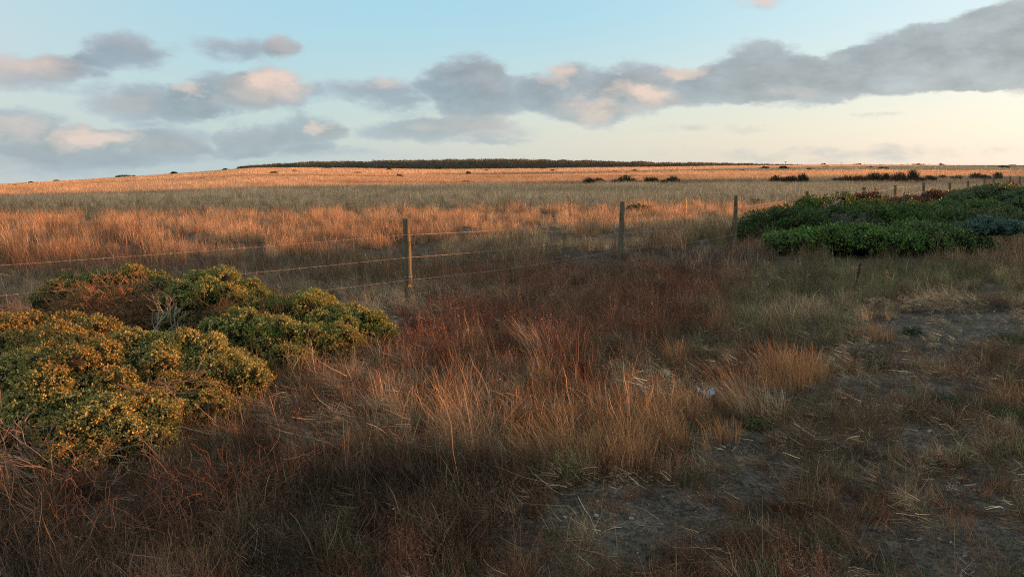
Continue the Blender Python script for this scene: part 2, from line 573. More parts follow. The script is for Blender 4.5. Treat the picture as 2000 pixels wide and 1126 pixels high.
def tuft_mesh(name, coll, seed, n, h, rad, lean, curl, width, segs=5, heads=0.0, headw=3.0, jit=0.0, cvar=.25, hvar=.35, headc=None, windx=0.0, leafy=0):
    r = np.random.default_rng(seed)
    a = r.uniform(0, 2 * math.pi, n)
    rr = rad * np.sqrt(r.uniform(0, 1, n)); ra = r.uniform(0, 2 * math.pi, n)
    root = np.stack([rr * np.cos(ra), rr * np.sin(ra), np.full(n, -.02)], 1)
    H = h * np.exp(r.normal(0, hvar, n)).clip(.35, 1.9)
    th0 = np.abs(r.normal(0, lean, n)); cu = r.normal(curl, abs(curl) * .6 + .15, n)
    Pn = [root]; p = root.copy()
    for k in range(segs - 1):
        tq = (k + .5) / (segs - 1)
        th = th0 + cu * tq ** 1.6
        aa = a + r.normal(0, jit, n)
        th = th + r.normal(0, jit * .6, n)
        st = (H / (segs - 1))[:, None]
        d = np.stack([np.sin(th) * np.cos(aa) - windx * tq, np.sin(th) * np.sin(aa), np.cos(th)], 1)
        p = p + norm(d) * st
        Pn.append(p.copy())
    Pc = np.stack(Pn, 1)
    tq = np.linspace(0, 1, segs)
    Wd = width * (1 - .75 * tq)[None, :] * r.uniform(.6, 1.4, n)[:, None]
    hd = r.uniform(0, 1, n) < heads
    if segs >= 5:
        Wd[hd, -2] *= headw * 1.3; Wd[hd, -3] *= headw * .9
    sa = r.uniform(0, 2 * math.pi, n)
    side = np.stack([np.cos(sa), np.sin(sa), np.zeros(n)], 1)
    V, F = ribbons(Pc, Wd, side)
    base = np.ones((n, 3)) * np.exp(r.normal(-.12, cvar * 1.25, n))[:, None]
    base *= np.where(r.uniform(0, 1, n) < .13, 2.0, 1.0)[:, None]
    base *= np.exp(r.normal(0, .07, (n, 3)))
    C = np.repeat(base[:, None, :], segs * 2, 1)
    if headc is not None:
        hc = np.array(headc)
        C[hd, -6:, :] *= hc
    ac = Acc(); ac.add(V, F, C.reshape(-1, 3))
    if leafy:
        k = leafy
        ib = r.integers(0, n, k); it = r.integers(1, segs, k)
        b0 = Pc[ib, it]
        d = norm(r.normal(0, 1, (k, 3)) + np.array([0, 0, .3]))
        ln = r.uniform(.012, .03, k)[:, None] * (width / .004)
        s2 = norm(np.cross(d, r.normal(0, 1, (k, 3))))
        V2 = np.stack([b0, b0 + d * ln * .5 + s2 * ln * .22, b0 + d * ln, b0 + d * ln * .5 - s2 * ln * .22], 1)
        F2 = np.arange(k * 4).reshape(-1, 4)
        ac.add(V2.reshape(-1, 3), F2, np.repeat(np.exp(r.normal(0, .3, (k, 1))) * np.ones((k, 3)), 4, 0))
    o = ac.build(name, M_GRASS, do_link=False)
    coll.objects.link(o)
    return o


NV = 6
near = new_coll("near_tufts")
for i in range(NV):  # a: straw with seed heads
    tuft_mesh(f"a_{i}", near, 100 + i, 38, .40, .12, .36, .6, .0048, 6, .45, 1.7, .17, .3, windx=.22)
for i in range(NV):  # b: rust coloured wiry forb
    tuft_mesh(f"b_{i}", near, 200 + i, 56, .25, .13, .45, .3, .0038, 6, .3, 1.6, .42, .35, leafy=160)
for i in range(NV):  # c: short grass
    tuft_mesh(f"c_{i}", near, 300 + i, 46, .11, .12, .55, .8, .0040, 4, 0, 1, .12, .35)
for i in range(NV):  # d: fallen straw
    tuft_mesh(f"d_{i}", near, 400 + i, 34, .17, .15, .22, .4, .0046, 5, 0, 1, .15, .35)
for i in range(NV):  # e: green blades
    tuft_mesh(f"e_{i}", near, 500 + i, 60, .28, .11, .3, .6, .0036, 5, .1, 1.4, .08, .3)
mid = new_coll("mid_tufts")
for i in range(8):
    tuft_mesh(f"m_{i}", mid, 600 + i, 42, .40, .17, .26, .4, .0062, 5, .5, 1.6, .1, .3, windx=.06)
for i in range(4):
    tuft_mesh(f"n_{i}", mid, 650 + i, 46, .26, .22, .5, .3, .0075, 5, .2, 1.5, .4, .35)
far = new_coll("far_tufts")
for i in range(8):
    tuft_mesh(f"f_{i}", far, 700 + i, 54, .32, .55, .25, .3, .015, 5, .4, 1.5, .12, .3)
vfar = new_coll("very_far_tufts")
for i in range(8):
    tuft_mesh(f"v_{i}", vfar, 800 + i, 46, .34, 2.2, .25, .3, .055, 4, 0, 1.5, .12, .3)


def scatter(name, coll, pts, idx, tint, scl, lean_dir, lean_amt, label, cat):
    n = len(pts)
    me = bpy.data.meshes.new(name)
    me.vertices.add(n); me.vertices.foreach_set('co', pts.astype(np.float32).ravel())
    # rotation: spin about z, then lean
    sp = RNG.uniform(0, 2 * math.pi, n)
    ax = np.stack([-np.sin(lean_dir), np.cos(lean_dir), np.zeros(n)], 1)
    ca, sa = np.cos(lean_amt), np.sin(lean_amt)
    K = np.zeros((n, 3, 3)); K[:, 0, 1] = -ax[:, 2]; K[:, 0, 2] = ax[:, 1]; K[:, 1, 0] = ax[:, 2]; K[:, 1, 2] = -ax[:, 0]; K[:, 2, 0] = -ax[:, 1]; K[:, 2, 1] = ax[:, 0]
    R1 = np.eye(3)[None] + sa[:, None, None] * K + (1 - ca)[:, None, None] * (K @ K)
    Rz = np.zeros((n, 3, 3)); Rz[:, 0, 0] = np.cos(sp); Rz[:, 0, 1] = -np.sin(sp); Rz[:, 1, 0] = np.sin(sp); Rz[:, 1, 1] = np.cos(sp); Rz[:, 2, 2] = 1
    R = R1 @ Rz
    eu = np.stack([np.arctan2(R[:, 2, 1], R[:, 2, 2]), np.arcsin(np.clip(-R[:, 2, 0], -1, 1)), np.arctan2(R[:, 1, 0], R[:, 0, 0])], 1)
    a = me.attributes.new('rot', 'FLOAT_VECTOR', 'POINT'); a.data.foreach_set('vector', eu.astype(np.float32).ravel())
    a = me.attributes.new('scl', 'FLOAT_VECTOR', 'POINT'); a.data.foreach_set('vector', scl.astype(np.float32).ravel())
    a = me.attributes.new('idx', 'INT', 'POINT'); a.data.foreach_set('value', idx.astype(np.int32))
    a = me.attributes.new('tint', 'FLOAT_COLOR', 'POINT')
    c = np.ones((n, 4), np.float32); c[:, :3] = tint; a.data.foreach_set('color', c.ravel())
    me.materials.append(M_GRASS)
    o = bpy.data.objects.new(name, me); link(o)
    ng = bpy.data.node_groups.new(name + "_scatter", 'GeometryNodeTree')
    ng.interface.new_socket('Geometry', in_out='INPUT', socket_type='NodeSocketGeometry')
    ng.interface.new_socket('Geometry', in_out='OUTPUT', socket_type='NodeSocketGeometry')
    gi = ng.nodes.new('NodeGroupInput'); go = ng.nodes.new('NodeGroupOutput')
    mp = ng.nodes.new('GeometryNodeMeshToPoints')
    ip = ng.nodes.new('GeometryNodeInstanceOnPoints')
    ci = ng.nodes.new('GeometryNodeCollectionInfo')
    ci.inputs[0].default_value = coll
    ci.inputs['Separate Children'].default_value = True
    ci.inputs['Reset Children'].default_value = True

    def na(nm, ty):
        q = ng.nodes.new('GeometryNodeInputNamedAttribute'); q.data_type = ty; q.inputs[0].default_value = nm
        return q.outputs[0]
    L = ng.links.new
    L(gi.outputs[0], mp.inputs[0]); L(mp.outputs[0], ip.inputs['Points']); L(ci.outputs[0], ip.inputs['Instance'])
    ip.inputs['Pick Instance'].default_value = True
    L(na('idx', 'INT'), ip.inputs['Instance Index'])
    L(na('rot', 'FLOAT_VECTOR'), ip.inputs['Rotation'])
    L(na('scl', 'FLOAT_VECTOR'), ip.inputs['Scale'])
    L(ip.outputs[0], go.inputs[0])
    md = o.modifiers.new("scatter", 'NODES'); md.node_group = ng
    tag(o, label, cat, kind='stuff')
    return o


def sample(n, y0, y1, margin=1.2, k=.77):
    margin += .9
    """uniform over the visible wedge of ground"""
    u = RNG.uniform(0, 1, n * 2)
    A0, A1 = y0 * y0 * k + y0 * margin * 2, y1 * y1 * k + y1 * margin * 2
    A = A0 + u * (A1 - A0)
    y = (-2 * margin + np.sqrt(4 * margin * margin + 4 * k * A)) / (2 * k)
    x = RNG.uniform(-1, 1, n * 2) * (k * y + margin)
    return x[:n], y[:n]


# ground taken by shrubs (x, y, rx, ry): no grass inside
NOGRASS = []


def clear_of(x, y, f=.85):
    ok = np.ones(len(x), bool)
    for (cx, cy, rx, ry) in NOGRASS:
        ok &= ((x - cx) / (rx * f)) ** 2 + ((y - cy) / (ry * f)) ** 2 > 1
    return ok


C_STRAW = np.array([.57, .40, .235]); C_ORANGE = np.array([.33, .165, .07]); C_RUST = np.array([.165, .082, .046])
C_DARK = np.array([.095, .060, .038]); C_GREEN = np.array([.095, .105, .042]); C_PALE = np.array([.46, .40, .30]); C_BROWN = np.array([.25, .17, .10])

# ------------------------------------------------------------------ shrubs
def ico(sub=2):
    import bmesh
    bm = bmesh.new(); bmesh.ops.create_icosphere(bm, subdivisions=sub, radius=1.0)
    V = np.array([v.co[:] for v in bm.verts]); F = np.array([[v.index for v in f.verts] for f in bm.faces]); bm.free()
    return V, np.concatenate([F, F[:, 2:3]], 1)   # degenerate quads are avoided below


def uvball(nu=14, nv=9):
    th = np.linspace(0, math.pi, nv); ph = np.arange(nu) / nu * 2 * math.pi
    V = np.array([[math.sin(a) * math.cos(b), math.sin(a) * math.sin(b), math.cos(a)] for a in th for b in ph])
    F = [[i * nu + j, (i + 1) * nu + j, (i + 1) * nu + (j + 1) % nu, i * nu + (j + 1) % nu] for i in range(nv - 1) for j in range(nu)]
    return V, np.array(F)


BALL_V, BALL_F = uvball()
BALL_V = BALL_V * (1 - 1e-3)


def hemi(r, n, zmin=-.15):
    z = r.uniform(zmin, 1, n); a = r.uniform(0, 2 * math.pi, n); q = np.sqrt(np.maximum(0, 1 - z * z))
    return np.stack([q * np.cos(a), q * np.sin(a), z], 1)


def shrub_surface(lobes, seed, spacing, sub=26, subr=.26, gap=.12):
    """lobes: (x, y, z, rx, ry, rz). Returns points, normals, the sub-lobes"""
    r = np.random.default_rng(seed)
    subs = []
    for (x, y, z, rx, ry, rz) in lobes:
        R = np.array([rx, ry, rz]); c = np.array([x, y, z])
        d = hemi(r, sub, -.1)
        rs = subr * (rx * ry * rz) ** (1 / 3) * r.uniform(.65, 1.3, sub)
        ctr = c + d * R * (1 - .30 * (rs / R.mean()))[:, None]
        for i in range(sub): subs.append((*ctr[i], rs[i]))
    subs = np.array(subs)
    P = []; N = []
    for (x, y, z, q) in subs:
        n = int(4 * math.pi * q * q / spacing ** 2 * .75)
        d = hemi(r, max(n, 6), -.55)
        sq = np.array([1, 1, .82])
        P.append(np.array([x, y, z]) + d * q * sq * r.uniform(.86, 1.05, (len(d), 1))); N.append(d)
    for (x, y, z, rx, ry, rz) in lobes:
        n = int(2.2 * math.pi * rx * ry / spacing ** 2)
        d = hemi(r, n, -.3)
        P.append(np.array([x, y, z]) + d * np.array([rx, ry, rz]) * r.uniform(.84, .92, (n, 1))); N.append(d)
    P = np.concatenate(P); N = np.concatenate(N)
    ok = np.ones(len(P), bool)
    for (x, y, z, rx, ry, rz) in lobes:
        e = ((P - np.array([x, y, z])) / np.array([rx, ry, rz]))
        ok &= (e ** 2).sum(1) > .83 ** 2
    for s in subs:
        e = (P - s[:3]) / np.array([1, 1, .82]); ok &= (e ** 2).sum(1) > (s[3] * .82) ** 2
    ok &= P[:, 2] > gz(P[:, 0], P[:, 1]) + .02
    # ragged holes
    hol = vnoise(P[:, 0] / .12 + 7, P[:, 1] / .12 + P[:, 2] / .09, seed + 5)
    ok &= hol > gap
    return P[ok], N[ok], subs


def leaves_at(r, P, N, k, ln, wd, colors, spread=.8, up=.35, offs=.02):
    """k pointed leaves per point; colors (n,3)"""
    n = len(P)
    B = np.repeat(P, k, 0); NN = np.repeat(N, k, 0)
    B = B + r.normal(0, offs, B.shape)
    d = norm(NN + r.normal(0, spread, B.shape) + np.array([0, 0, up]))
    L = (ln * r.uniform(.6, 1.35, len(B)))[:, None]
    s = norm(np.cross(d, r.normal(0, 1, B.shape)))
    W_ = (wd * r.uniform(.7, 1.3, len(B)))[:, None]
    V = np.stack([B, B + d * L * .55 + s * W_, B + d * L, B + d * L * .55 - s * W_], 1).reshape(-1, 3)
    F = np.arange(len(V)).reshape(-1, 4)
    C = np.repeat(colors, k, 0) * np.exp(r.normal(0, .28, (len(B), 1)))
    return V, F, np.repeat(C, 4, 0)


def buds_at(r, P, N, k, size, colors, offs):
    """little solid bud heads (two crossed diamonds each)"""
    B = np.repeat(P, k, 0) + np.repeat(N, k, 0) * offs * .8 + r.normal(0, offs * .8, (len(P) * k, 3))
    sz = (size * r.uniform(.7, 1.4, len(B)))[:, None]
    a = norm(r.normal(0, 1, B.shape)); b = norm(np.cross(a, r.normal(0, 1, B.shape))); c = np.cross(a, b)
    V1 = np.stack([B + a * sz, B + b * sz, B - a * sz, B - b * sz], 1)
    V2 = np.stack([B + c * sz, B + b * sz, B - c * sz, B - b * sz], 1)
    V = np.concatenate([V1, V2], 1).reshape(-1, 3)
    F = np.arange(len(V)).reshape(-1, 4)
    C = np.repeat(np.repeat(colors, k, 0) * np.exp(r.normal(0, .25, (len(B), 1))), 8, 0)
    return V, F, C


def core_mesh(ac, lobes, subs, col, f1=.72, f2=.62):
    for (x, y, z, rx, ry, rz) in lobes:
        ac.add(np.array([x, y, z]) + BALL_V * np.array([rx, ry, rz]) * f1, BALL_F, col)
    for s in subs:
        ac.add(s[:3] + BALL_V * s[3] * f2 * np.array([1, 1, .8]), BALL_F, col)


def branch_lines(r, root, d, length, depth, out, rad, spread=.55, grav=-.1, nseg=4, kids=(2, 4)):
    p = np.array(root, float); d = np.array(d, float)
    pts = [p.copy()]
    for i in range(nseg):
        d = d + r.normal(0, .22, 3) + np.array([0, 0, grav]); d /= np.linalg.norm(d)
        p = p + d * length / nseg
        pts.append(p.copy())
    out.append((np.array(pts), np.linspace(rad, rad * .55, nseg + 1)))
    if depth > 0:
        for _ in range(r.integers(kids[0], kids[1] + 1)):
            i = r.integers(max(1, nseg // 2), nseg + 1)
            dd = d + r.normal(0, spread, 3); dd /= np.linalg.norm(dd)
            branch_lines(r, pts[i], dd, length * r.uniform(.5, .8), depth - 1, out, rad * .58, spread, grav, nseg, kids)


def lines_to(ac, lines, col, r, var=.25, k=4):
    if not lines: return
    Pc = np.stack([l[0] for l in lines]); R = np.stack([l[1] for l in lines])
    V, F = tubes(Pc, R, k)
    C = np.array(col)[None] * np.exp(r.normal(0, var, (len(lines), 1)))
    ac.add(V, F, np.repeat(C, Pc.shape[1] * k, 0))


def G3(px, py, dx=0, dy=0):
    x, y = at(px, py); return x + dx, y + dy


def lobe(px, Y, rx, ry, h, sink=.35):
    """a lobe whose centre stands under column px at depth Y, rising to h"""
    x = atY(px, Y)
    z0 = gz1(x, Y)
    rz = h / (1 + 1 - sink) * 1.0
    rz = h * .62
    return (x, Y, z0 + h - rz, rx, ry, rz)


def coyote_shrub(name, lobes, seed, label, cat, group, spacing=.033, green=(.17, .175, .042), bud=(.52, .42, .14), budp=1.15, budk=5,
                 brown=0.25, leaf=(.021, .0066), k=6, sub=26, subr=.26, core=(.030, .022, .012), twig=None, budsize=.0066, gap=.12, brownc=(.22, .13, .04)):
    r = np.random.default_rng(seed)
    P, N, subs = shrub_surface(lobes, seed, spacing, sub, subr, gap)
    cx = float(np.mean([l[0] for l in lobes])); cy = float(np.mean([l[1] for l in lobes]))
    root = empty(name, (cx, cy, gz1(cx, cy)), label, cat, group)
    for l in lobes: NOGRASS.append((l[0], l[1], l[3], l[4]))
    ac = Acc()
    pn = fbm(P[:, 0] * 2.2 + P[:, 2] * 2, P[:, 1] * 2.2 + 10 + P[:, 2] * 2, seed + 3, 3)
    pb = sstep(pn, .50, .66) * brown / .25 * .25
    gcol = np.array(green)[None] * np.exp(r.normal(0, .18, (len(P), 1)))
    gcol = gcol * (1 - pb[:, None]) + np.array(brownc)[None] * pb[:, None]
    fr = fbm(P[:, 0] * 5 + 50, P[:, 1] * 5 + P[:, 2] * 5, seed + 9, 2)
    gcol *= (.75 + .6 * fr)[:, None]
    V, F, C = leaves_at(r, P, N, k, leaf[0], leaf[1], gcol, offs=spacing * .45)
    ac.add(V, F, C)
    ac.build("foliage", M_LEAF, root)
    if budp > 0:
        up = N[:, 2] * .5 + .6
        bm_ = r.uniform(0, 1, len(P)) < budp * up * sstep(fbm(P[:, 0] * 3 + 9, P[:, 1] * 3 + P[:, 2] * 3, seed + 21, 3), .26, .46)
        bcol = np.array(bud)[None] * np.exp(r.normal(0, .2, (bm_.sum(), 1)))
        bb = sstep(pn[bm_], .46, .62)[:, None] * .75
        bcol = bcol * (1 - bb) + np.array(brownc)[None] * 2.0 * bb
        V, F, C = buds_at(r, P[bm_] + N[bm_] * .008, N[bm_], budk, budsize, bcol, spacing * .32)
        a2 = Acc(); a2.add(V, F, C)
        o = a2.build("flower_buds", M_LEAF, root); 
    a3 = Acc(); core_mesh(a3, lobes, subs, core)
    # woody stems from the ground
    lines = []
    for l in lobes:
        for _ in range(5):
            a = r.uniform(0, 2 * math.pi)
            bx, by = l[0] + math.cos(a) * l[3] * .3, l[1] + math.sin(a) * l[4] * .3
            branch_lines(r, (bx, by, gz1(bx, by) - .03), (math.cos(a) * .7, math.sin(a) * .7, .8), min(l[3], .8) * .30, 1, lines, .014, grav=.02)
    lines_to(a3, lines, (.16, .12, .09), r)
    a3.build("branches", M_TWIG, root)
    if twig is not None: twig(root, r)
    return root


def dead_twigs(ctr, rad, n, seed, col, length=.22, rr=.0035, depth=2, squash=.8, facing=(0.3, -1, .2), cone=.9):
    """a crust of bare twiglets on a ball, mostly on the side that faces 'facing'"""
    def f(root, _):
        r = np.random.default_rng(seed)
        lines = []
        fv = np.array(facing, float); fv /= np.linalg.norm(fv)
        for _ in range(n):
            d = norm(fv + r.normal(0, cone, 3))
            p = np.array(ctr) + d * np.array(rad) * r.uniform(.72, .9)
            dd = norm(d + r.normal(0, .45, 3) + np.array([0, 0, .35]))
            branch_lines(r, p, dd, length * r.uniform(.5, 1.2), depth, lines, rr, spread=.6, grav=.0, nseg=3)
        ac = Acc(); lines_to(ac, lines, col, r, .3, 3)
        o = ac.build("dead_twigs", M_TWIG, root)
        o['label'] = 'bare dead reddish brown twigs'
    return f


GL = "flowering shrubs in the left foreground"
# front left: two big yellow budded mounds and a low skirt
coyote_shrub("flowering_shrub", [lobe(40, 6.8, 1.05, .75, 0.60), lobe(-160, 6.7, 1.0, .8, 0.66), lobe(-60, 5.9, .7, .6, 0.440)], 11,
             "yellow budded shrub mound cut by the left edge of the photo", "shrub", GL, brown=.24)
coyote_shrub("flowering_shrub", [lobe(130, 6.0, .60, .60, 0.54), lobe(240, 6.4, .58, .48, 0.54), lobe(50, 5.6, .50, .42, 0.40), lobe(170, 5.35, .42, .34, 0.34), lobe(265, 5.6, .32, .32, 0.34), lobe(140, 5.05, .22, .18, 0.22), lobe(290, 5.35, .17, .16, 0.2)], 12,
             "nearest golden budded shrub with a bare dead branch lying across it", "shrub", GL, brown=.16)
coyote_shrub("flowering_shrub", [lobe(355, 6.7, .52, .5, 0.50), lobe(440, 6.5, .34, .40, 0.42), lobe(400, 5.95, .22, .22, .24), lobe(350, 6.15, .34, .30, 0.370)], 13,
             "golden budded shrub beside the fallen straw, right end of the front row", "shrub", GL, brown=.18)
cxb = atY(200, 8.9)
coyote_shrub("flowering_shrub", [lobe(150, 9.1, .50, .50, 0.78), lobe(205, 9.1, .55, .55, 0.84), lobe(262, 9.1, .46, .50, 0.78)], 14,
             "round green topped shrub with a bare reddish brown twig side facing us", "shrub", GL, budp=.35, brown=.2, green=(.12, .16, .035), gap=.2,
             twig=dead_twigs((atY(212, 8.9), 8.9, .42), (.72, .62, .38), 800, 5, (.38, .20, .10), length=.17, facing=(.4, -1, -.30), cone=.5))
coyote_shrub("flowering_shrub", [lobe(420, 9.0, .62, .6, 0.730), lobe(510, 8.8, .55, .5, 0.581), lobe(600, 8.7, .66, .5, 0.528), lobe(690, 8.5, .46, .4, 0.370)], 15,
             "long green and yellow shrub sloping down to the right behind the others", "shrub", GL, budp=.7, brown=.2, green=(.15, .19, .04),
             twig=dead_twigs((atY(470, 8.5), 8.5, .30), (.80, .40, .26), 200, 6, (.20, .10, .055), length=.16, facing=(.2, -1, .0), cone=.6))
coyote_shrub("flowering_shrub", [lobe(470, 7.95, .44, .38, 0.510), lobe(560, 7.8, .40, .34, 0.440), lobe(640, 7.9, .34, .30, 0.352), lobe(565, 7.4, .24, .2, 0.246)], 16,
             "low green shrub with yellow buds just in front of the long sloping shrub", "shrub", GL, budp=.85, brown=.15, green=(.15, .19, .04))

# bare branching trunk between the shrubs
def deadwood(name, px, Y, seed, label, cat, n, length, rad, col, depth=3, dirs=None, group=None, z=0.0, spread=.6):
    r = np.random.default_rng(seed)
    x = atY(px, Y)
    root = empty(name, (x, Y, gz1(x, Y)), label, cat, group)
    lines = []
    for i in range(n):
        d = dirs[i % len(dirs)] if dirs else (r.normal(0, .5), r.normal(0, .5), 1)
        branch_lines(r, (x + r.normal(0, .04), Y + r.normal(0, .04), gz1(x, Y) + z), d, length * r.uniform(.8, 1.2), depth, lines, rad, spread=spread, grav=0.02, nseg=5, kids=(2, 3))
    thick = [l for l in lines if l[1][0] > rad * .5]; thin = [l for l in lines if l[1][0] <= rad * .5]
    a = Acc(); lines_to(a, thick, col, r, .15, 6); a.build("branch", M_TWIG, root, smooth=True)
    b = Acc(); lines_to(b, thin, col, r, .3, 3)
    if b.V: b.build("twigs", M_TWIG, root)
    return root


deadwood("bare_bush", 318, 8.1, 21, "pale bare branching bush between the two rear shrubs", "dead bush", 5, .34, .016, (.34, .26, .19), 4,
         [(-.5, -.1, .8), (.2, 0, 1), (.8, -.1, .5), (-.1, .1, 1), (1, 0, .25)])
deadwood("bare_bush", 262, 8.0, 23, "tangled brown bare bush under the round shrub with dead twigs", "dead bush", 5, .30, .013, (.30, .18, .11), 4,
         [(-.7, -.2, .6), (.1, -.1, 1), (-.3, 0, .9), (.5, -.2, .5)])
deadwood("dead_branch", 215, 5.55, 24, "bare reddish dead branch lying across the nearest golden shrub", "branch", 1, .55, .009, (.30, .15, .09), 3,
         [(.95, -.25, -.22)], z=.42, spread=.35)
deadwood("dead_branch", 55, 5.12, 25, "thick pale crooked dead branch under the nearest golden shrub at lower left", "branch", 3, .30, .015, (.24, .18, .13), 2,
         [(-.6, -.2, .5), (.9, -.1, .55), (-.1, -.2, .6)], z=.03)
for i, (px, Y, dr, lab) in enumerate([
        (60, 4.85, [(-1, -.2, .12), (-.8, -.5, .1), (-1, .1, .2), (-.6, -.3, .15)], "spray of grey brown dead brush lying flat at the lower left edge"),
        (150, 4.9, [(-1, -.3, .1), (-.9, .0, .2), (-.7, -.6, .1), (.7, -.3, .25)], "spray of pale dead brush lying flat below the nearest golden shrub")]):
    deadwood("dead_brush", px, Y, 30 + i, lab, "brush", 12, .34, .0048, (.24, .17, .13), 3, dr, "dead brush lying under the shrubs", z=.05, spread=.35)

# the green thicket on the right
GR = "green shrubs in the thicket on the right"
gsh = [
    ([lobe(1640, 23.5, 1.5, 1.3, 0.941), lobe(1585, 23.3, 1.1, 1.0, 0.714), lobe(1700, 23.8, 1.0, 1.1, 0.798)], "dark green rounded shrub mound at the top left of the thicket"),
    ([lobe(1530, 21.3, 1.2, 1.1, 0.570), lobe(1490, 20.8, .7, .8, 0.331), lobe(1600, 20.6, 1.2, 1.1, 0.607)], "dark green low shrub at the left tip of the thicket near the third post"),
    ([lobe(1700, 20.6, 1.2, 1.0, 0.662), lobe(1790, 20.4, 1.3, 1.0, 0.626)], "dark green shrub in the middle of the thicket beside grey bare twigs"),
    ([lobe(1580, 18.0, 1.0, .8, 0.331), lobe(1660, 17.7, 1.0, .75, 0.460), lobe(1740, 17.6, .8, .7, 0.386)], "bright green low shrub along the front of the thicket"),
    ([lobe(1830, 18.0, 1.2, .8, 0.386), lobe(1780, 18.4, .9, .8, 0.442)], "mid green front shrub just left of the blue green bush"),
    ([lobe(1800, 24.5, 1.6, 1.4, 0.739), lobe(1885, 24.5, 1.5, 1.3, 0.722)], "broad green shrub in front of the reddish bramble"),
    ([lobe(1900, 20.8, 1.3, 1.0, 0.570), lobe(1980, 21.2, 1.2, 1.0, 0.552)], "olive green shrub behind the blue green bush"),
    ([lobe(1960, 27.0, 1.9, 1.6, 1.050), lobe(2050, 26.0, 1.8, 1.5, 1.050)], "pale leaved green shrub at the right edge of the photo"),
    ([lobe(1880, 31.5, 1.5, 1.4, 0.78), lobe(1935, 33.5, 1.4, 1.4, 0.80)], "bright green shrub on the far crest of the thicket by the fence"),
]
def b_near(lb): return lb[0][1] < 19


for i, (lb, lab) in enumerate(gsh):
    gcol = [(0.055, 0.105, 0.018), (0.046, 0.088, 0.017), (0.055, 0.101, 0.018), (0.071, 0.130, 0.025), (0.067, 0.113, 0.029), (0.071, 0.122, 0.029), (0.071, 0.092, 0.029), (0.092, 0.143, 0.055), (0.067, 0.126, 0.024)][i]
    tw = None
    if i == 2:
        tw = dead_twigs((atY(1655, 19.6), 19.7, .25), (.75, .4, .28), 160, 61, (.17, .15, .14), length=.28, rr=.006, facing=(-.1, -1, .5), cone=.7)
    if i == 0:
        tw = dead_twigs((atY(1625, 22.3), 22.4, .5), (.35, .3, .25), 30, 62, (.33, .30, .27), length=.3, rr=.010, facing=(-.1, -1, .5), cone=.7)
    lb = [(a, b, c + .07 * (b < 22), d, e, f * (1.16 if b < 22 else 1.0)) for a, b, c, d, e, f in lb]
    gcol = tuple(1.25 * v for v in gcol) if b_near(lb) else gcol
    coyote_shrub("green_shrub", lb, 40 + i, lab, "shrub", GR, spacing=.092, green=gcol, budp=.35, bud=tuple(2.1 * c for c in gcol), budk=2, budsize=.02, brown=.12,
                 leaf=(.052, .015), k=6, sub=40, subr=.27, core=(.010, .013, .007), twig=tw, gap=.1, brownc=(.07, .05, .025))
# reddish bramble patches
br = [
    ([lobe(1775, 28.0, 1.6, 1.2, .80), lobe(1850, 28.6, 1.7, 1.2, .86)], "dark reddish brown bramble heap behind the broad green shrub", (.10, .060, .035)),
    ([lobe(1920, 29.6, 1.6, 1.2, .98), lobe(1985, 30.0, 1.7, 1.3, 1.06)], "rust and green bramble heap by the fence at the right edge", (.15, .085, .032)),
    ([lobe(1700, 25.6, .6, .6, 1.05)], "small brown bramble sprig behind the top left mound of the thicket", (.075, .04, .025)),
]
for i, (lb, lab, c) in enumerate(br):
    coyote_shrub("bramble", lb, 70 + i, lab, "bramble", "brambles along the fence on the right", spacing=.10, green=c, budp=.45, bud=(.30, .10, .03), budk=3, budsize=.03,
                 brown=.3, leaf=(.07, .024), k=5, sub=26, core=(.02, .013, .009), gap=.25, brownc=(.15, .05, .02))
# blue green bush on short trunks
bl = [(atY(1928, 18.0), 18.0, .54, .60, .5, .20), (atY(1895, 17.9), 17.9, .50, .38, .4, .15), (atY(1965, 18.0), 18.0, .52, .36, .4, .16)]
coyote_shrub("blue_green_bush", bl, 81, "soft blue green bush on short bare stems in front of the thicket at right", "bush", None, spacing=.08,
             green=(.065, .125, .095), budp=.3, bud=(.15, .26, .21), budk=2, budsize=.014, brown=0, leaf=(.055, .010), k=8, sub=24, subr=.30, core=(.012, .02, .017))
coyote_shrub("green_plant", [lobe(1242, 33.0, .42, .3, .28), lobe(1252, 33.2, .35, .3, .24)], 82, "single small green plant in the pale grass beyond the second post", "plant", None, spacing=.08,
             green=(.035, .07, .02), budp=0, brown=0, leaf=(.07, .02), k=4, sub=12, core=(.015, .02, .01))

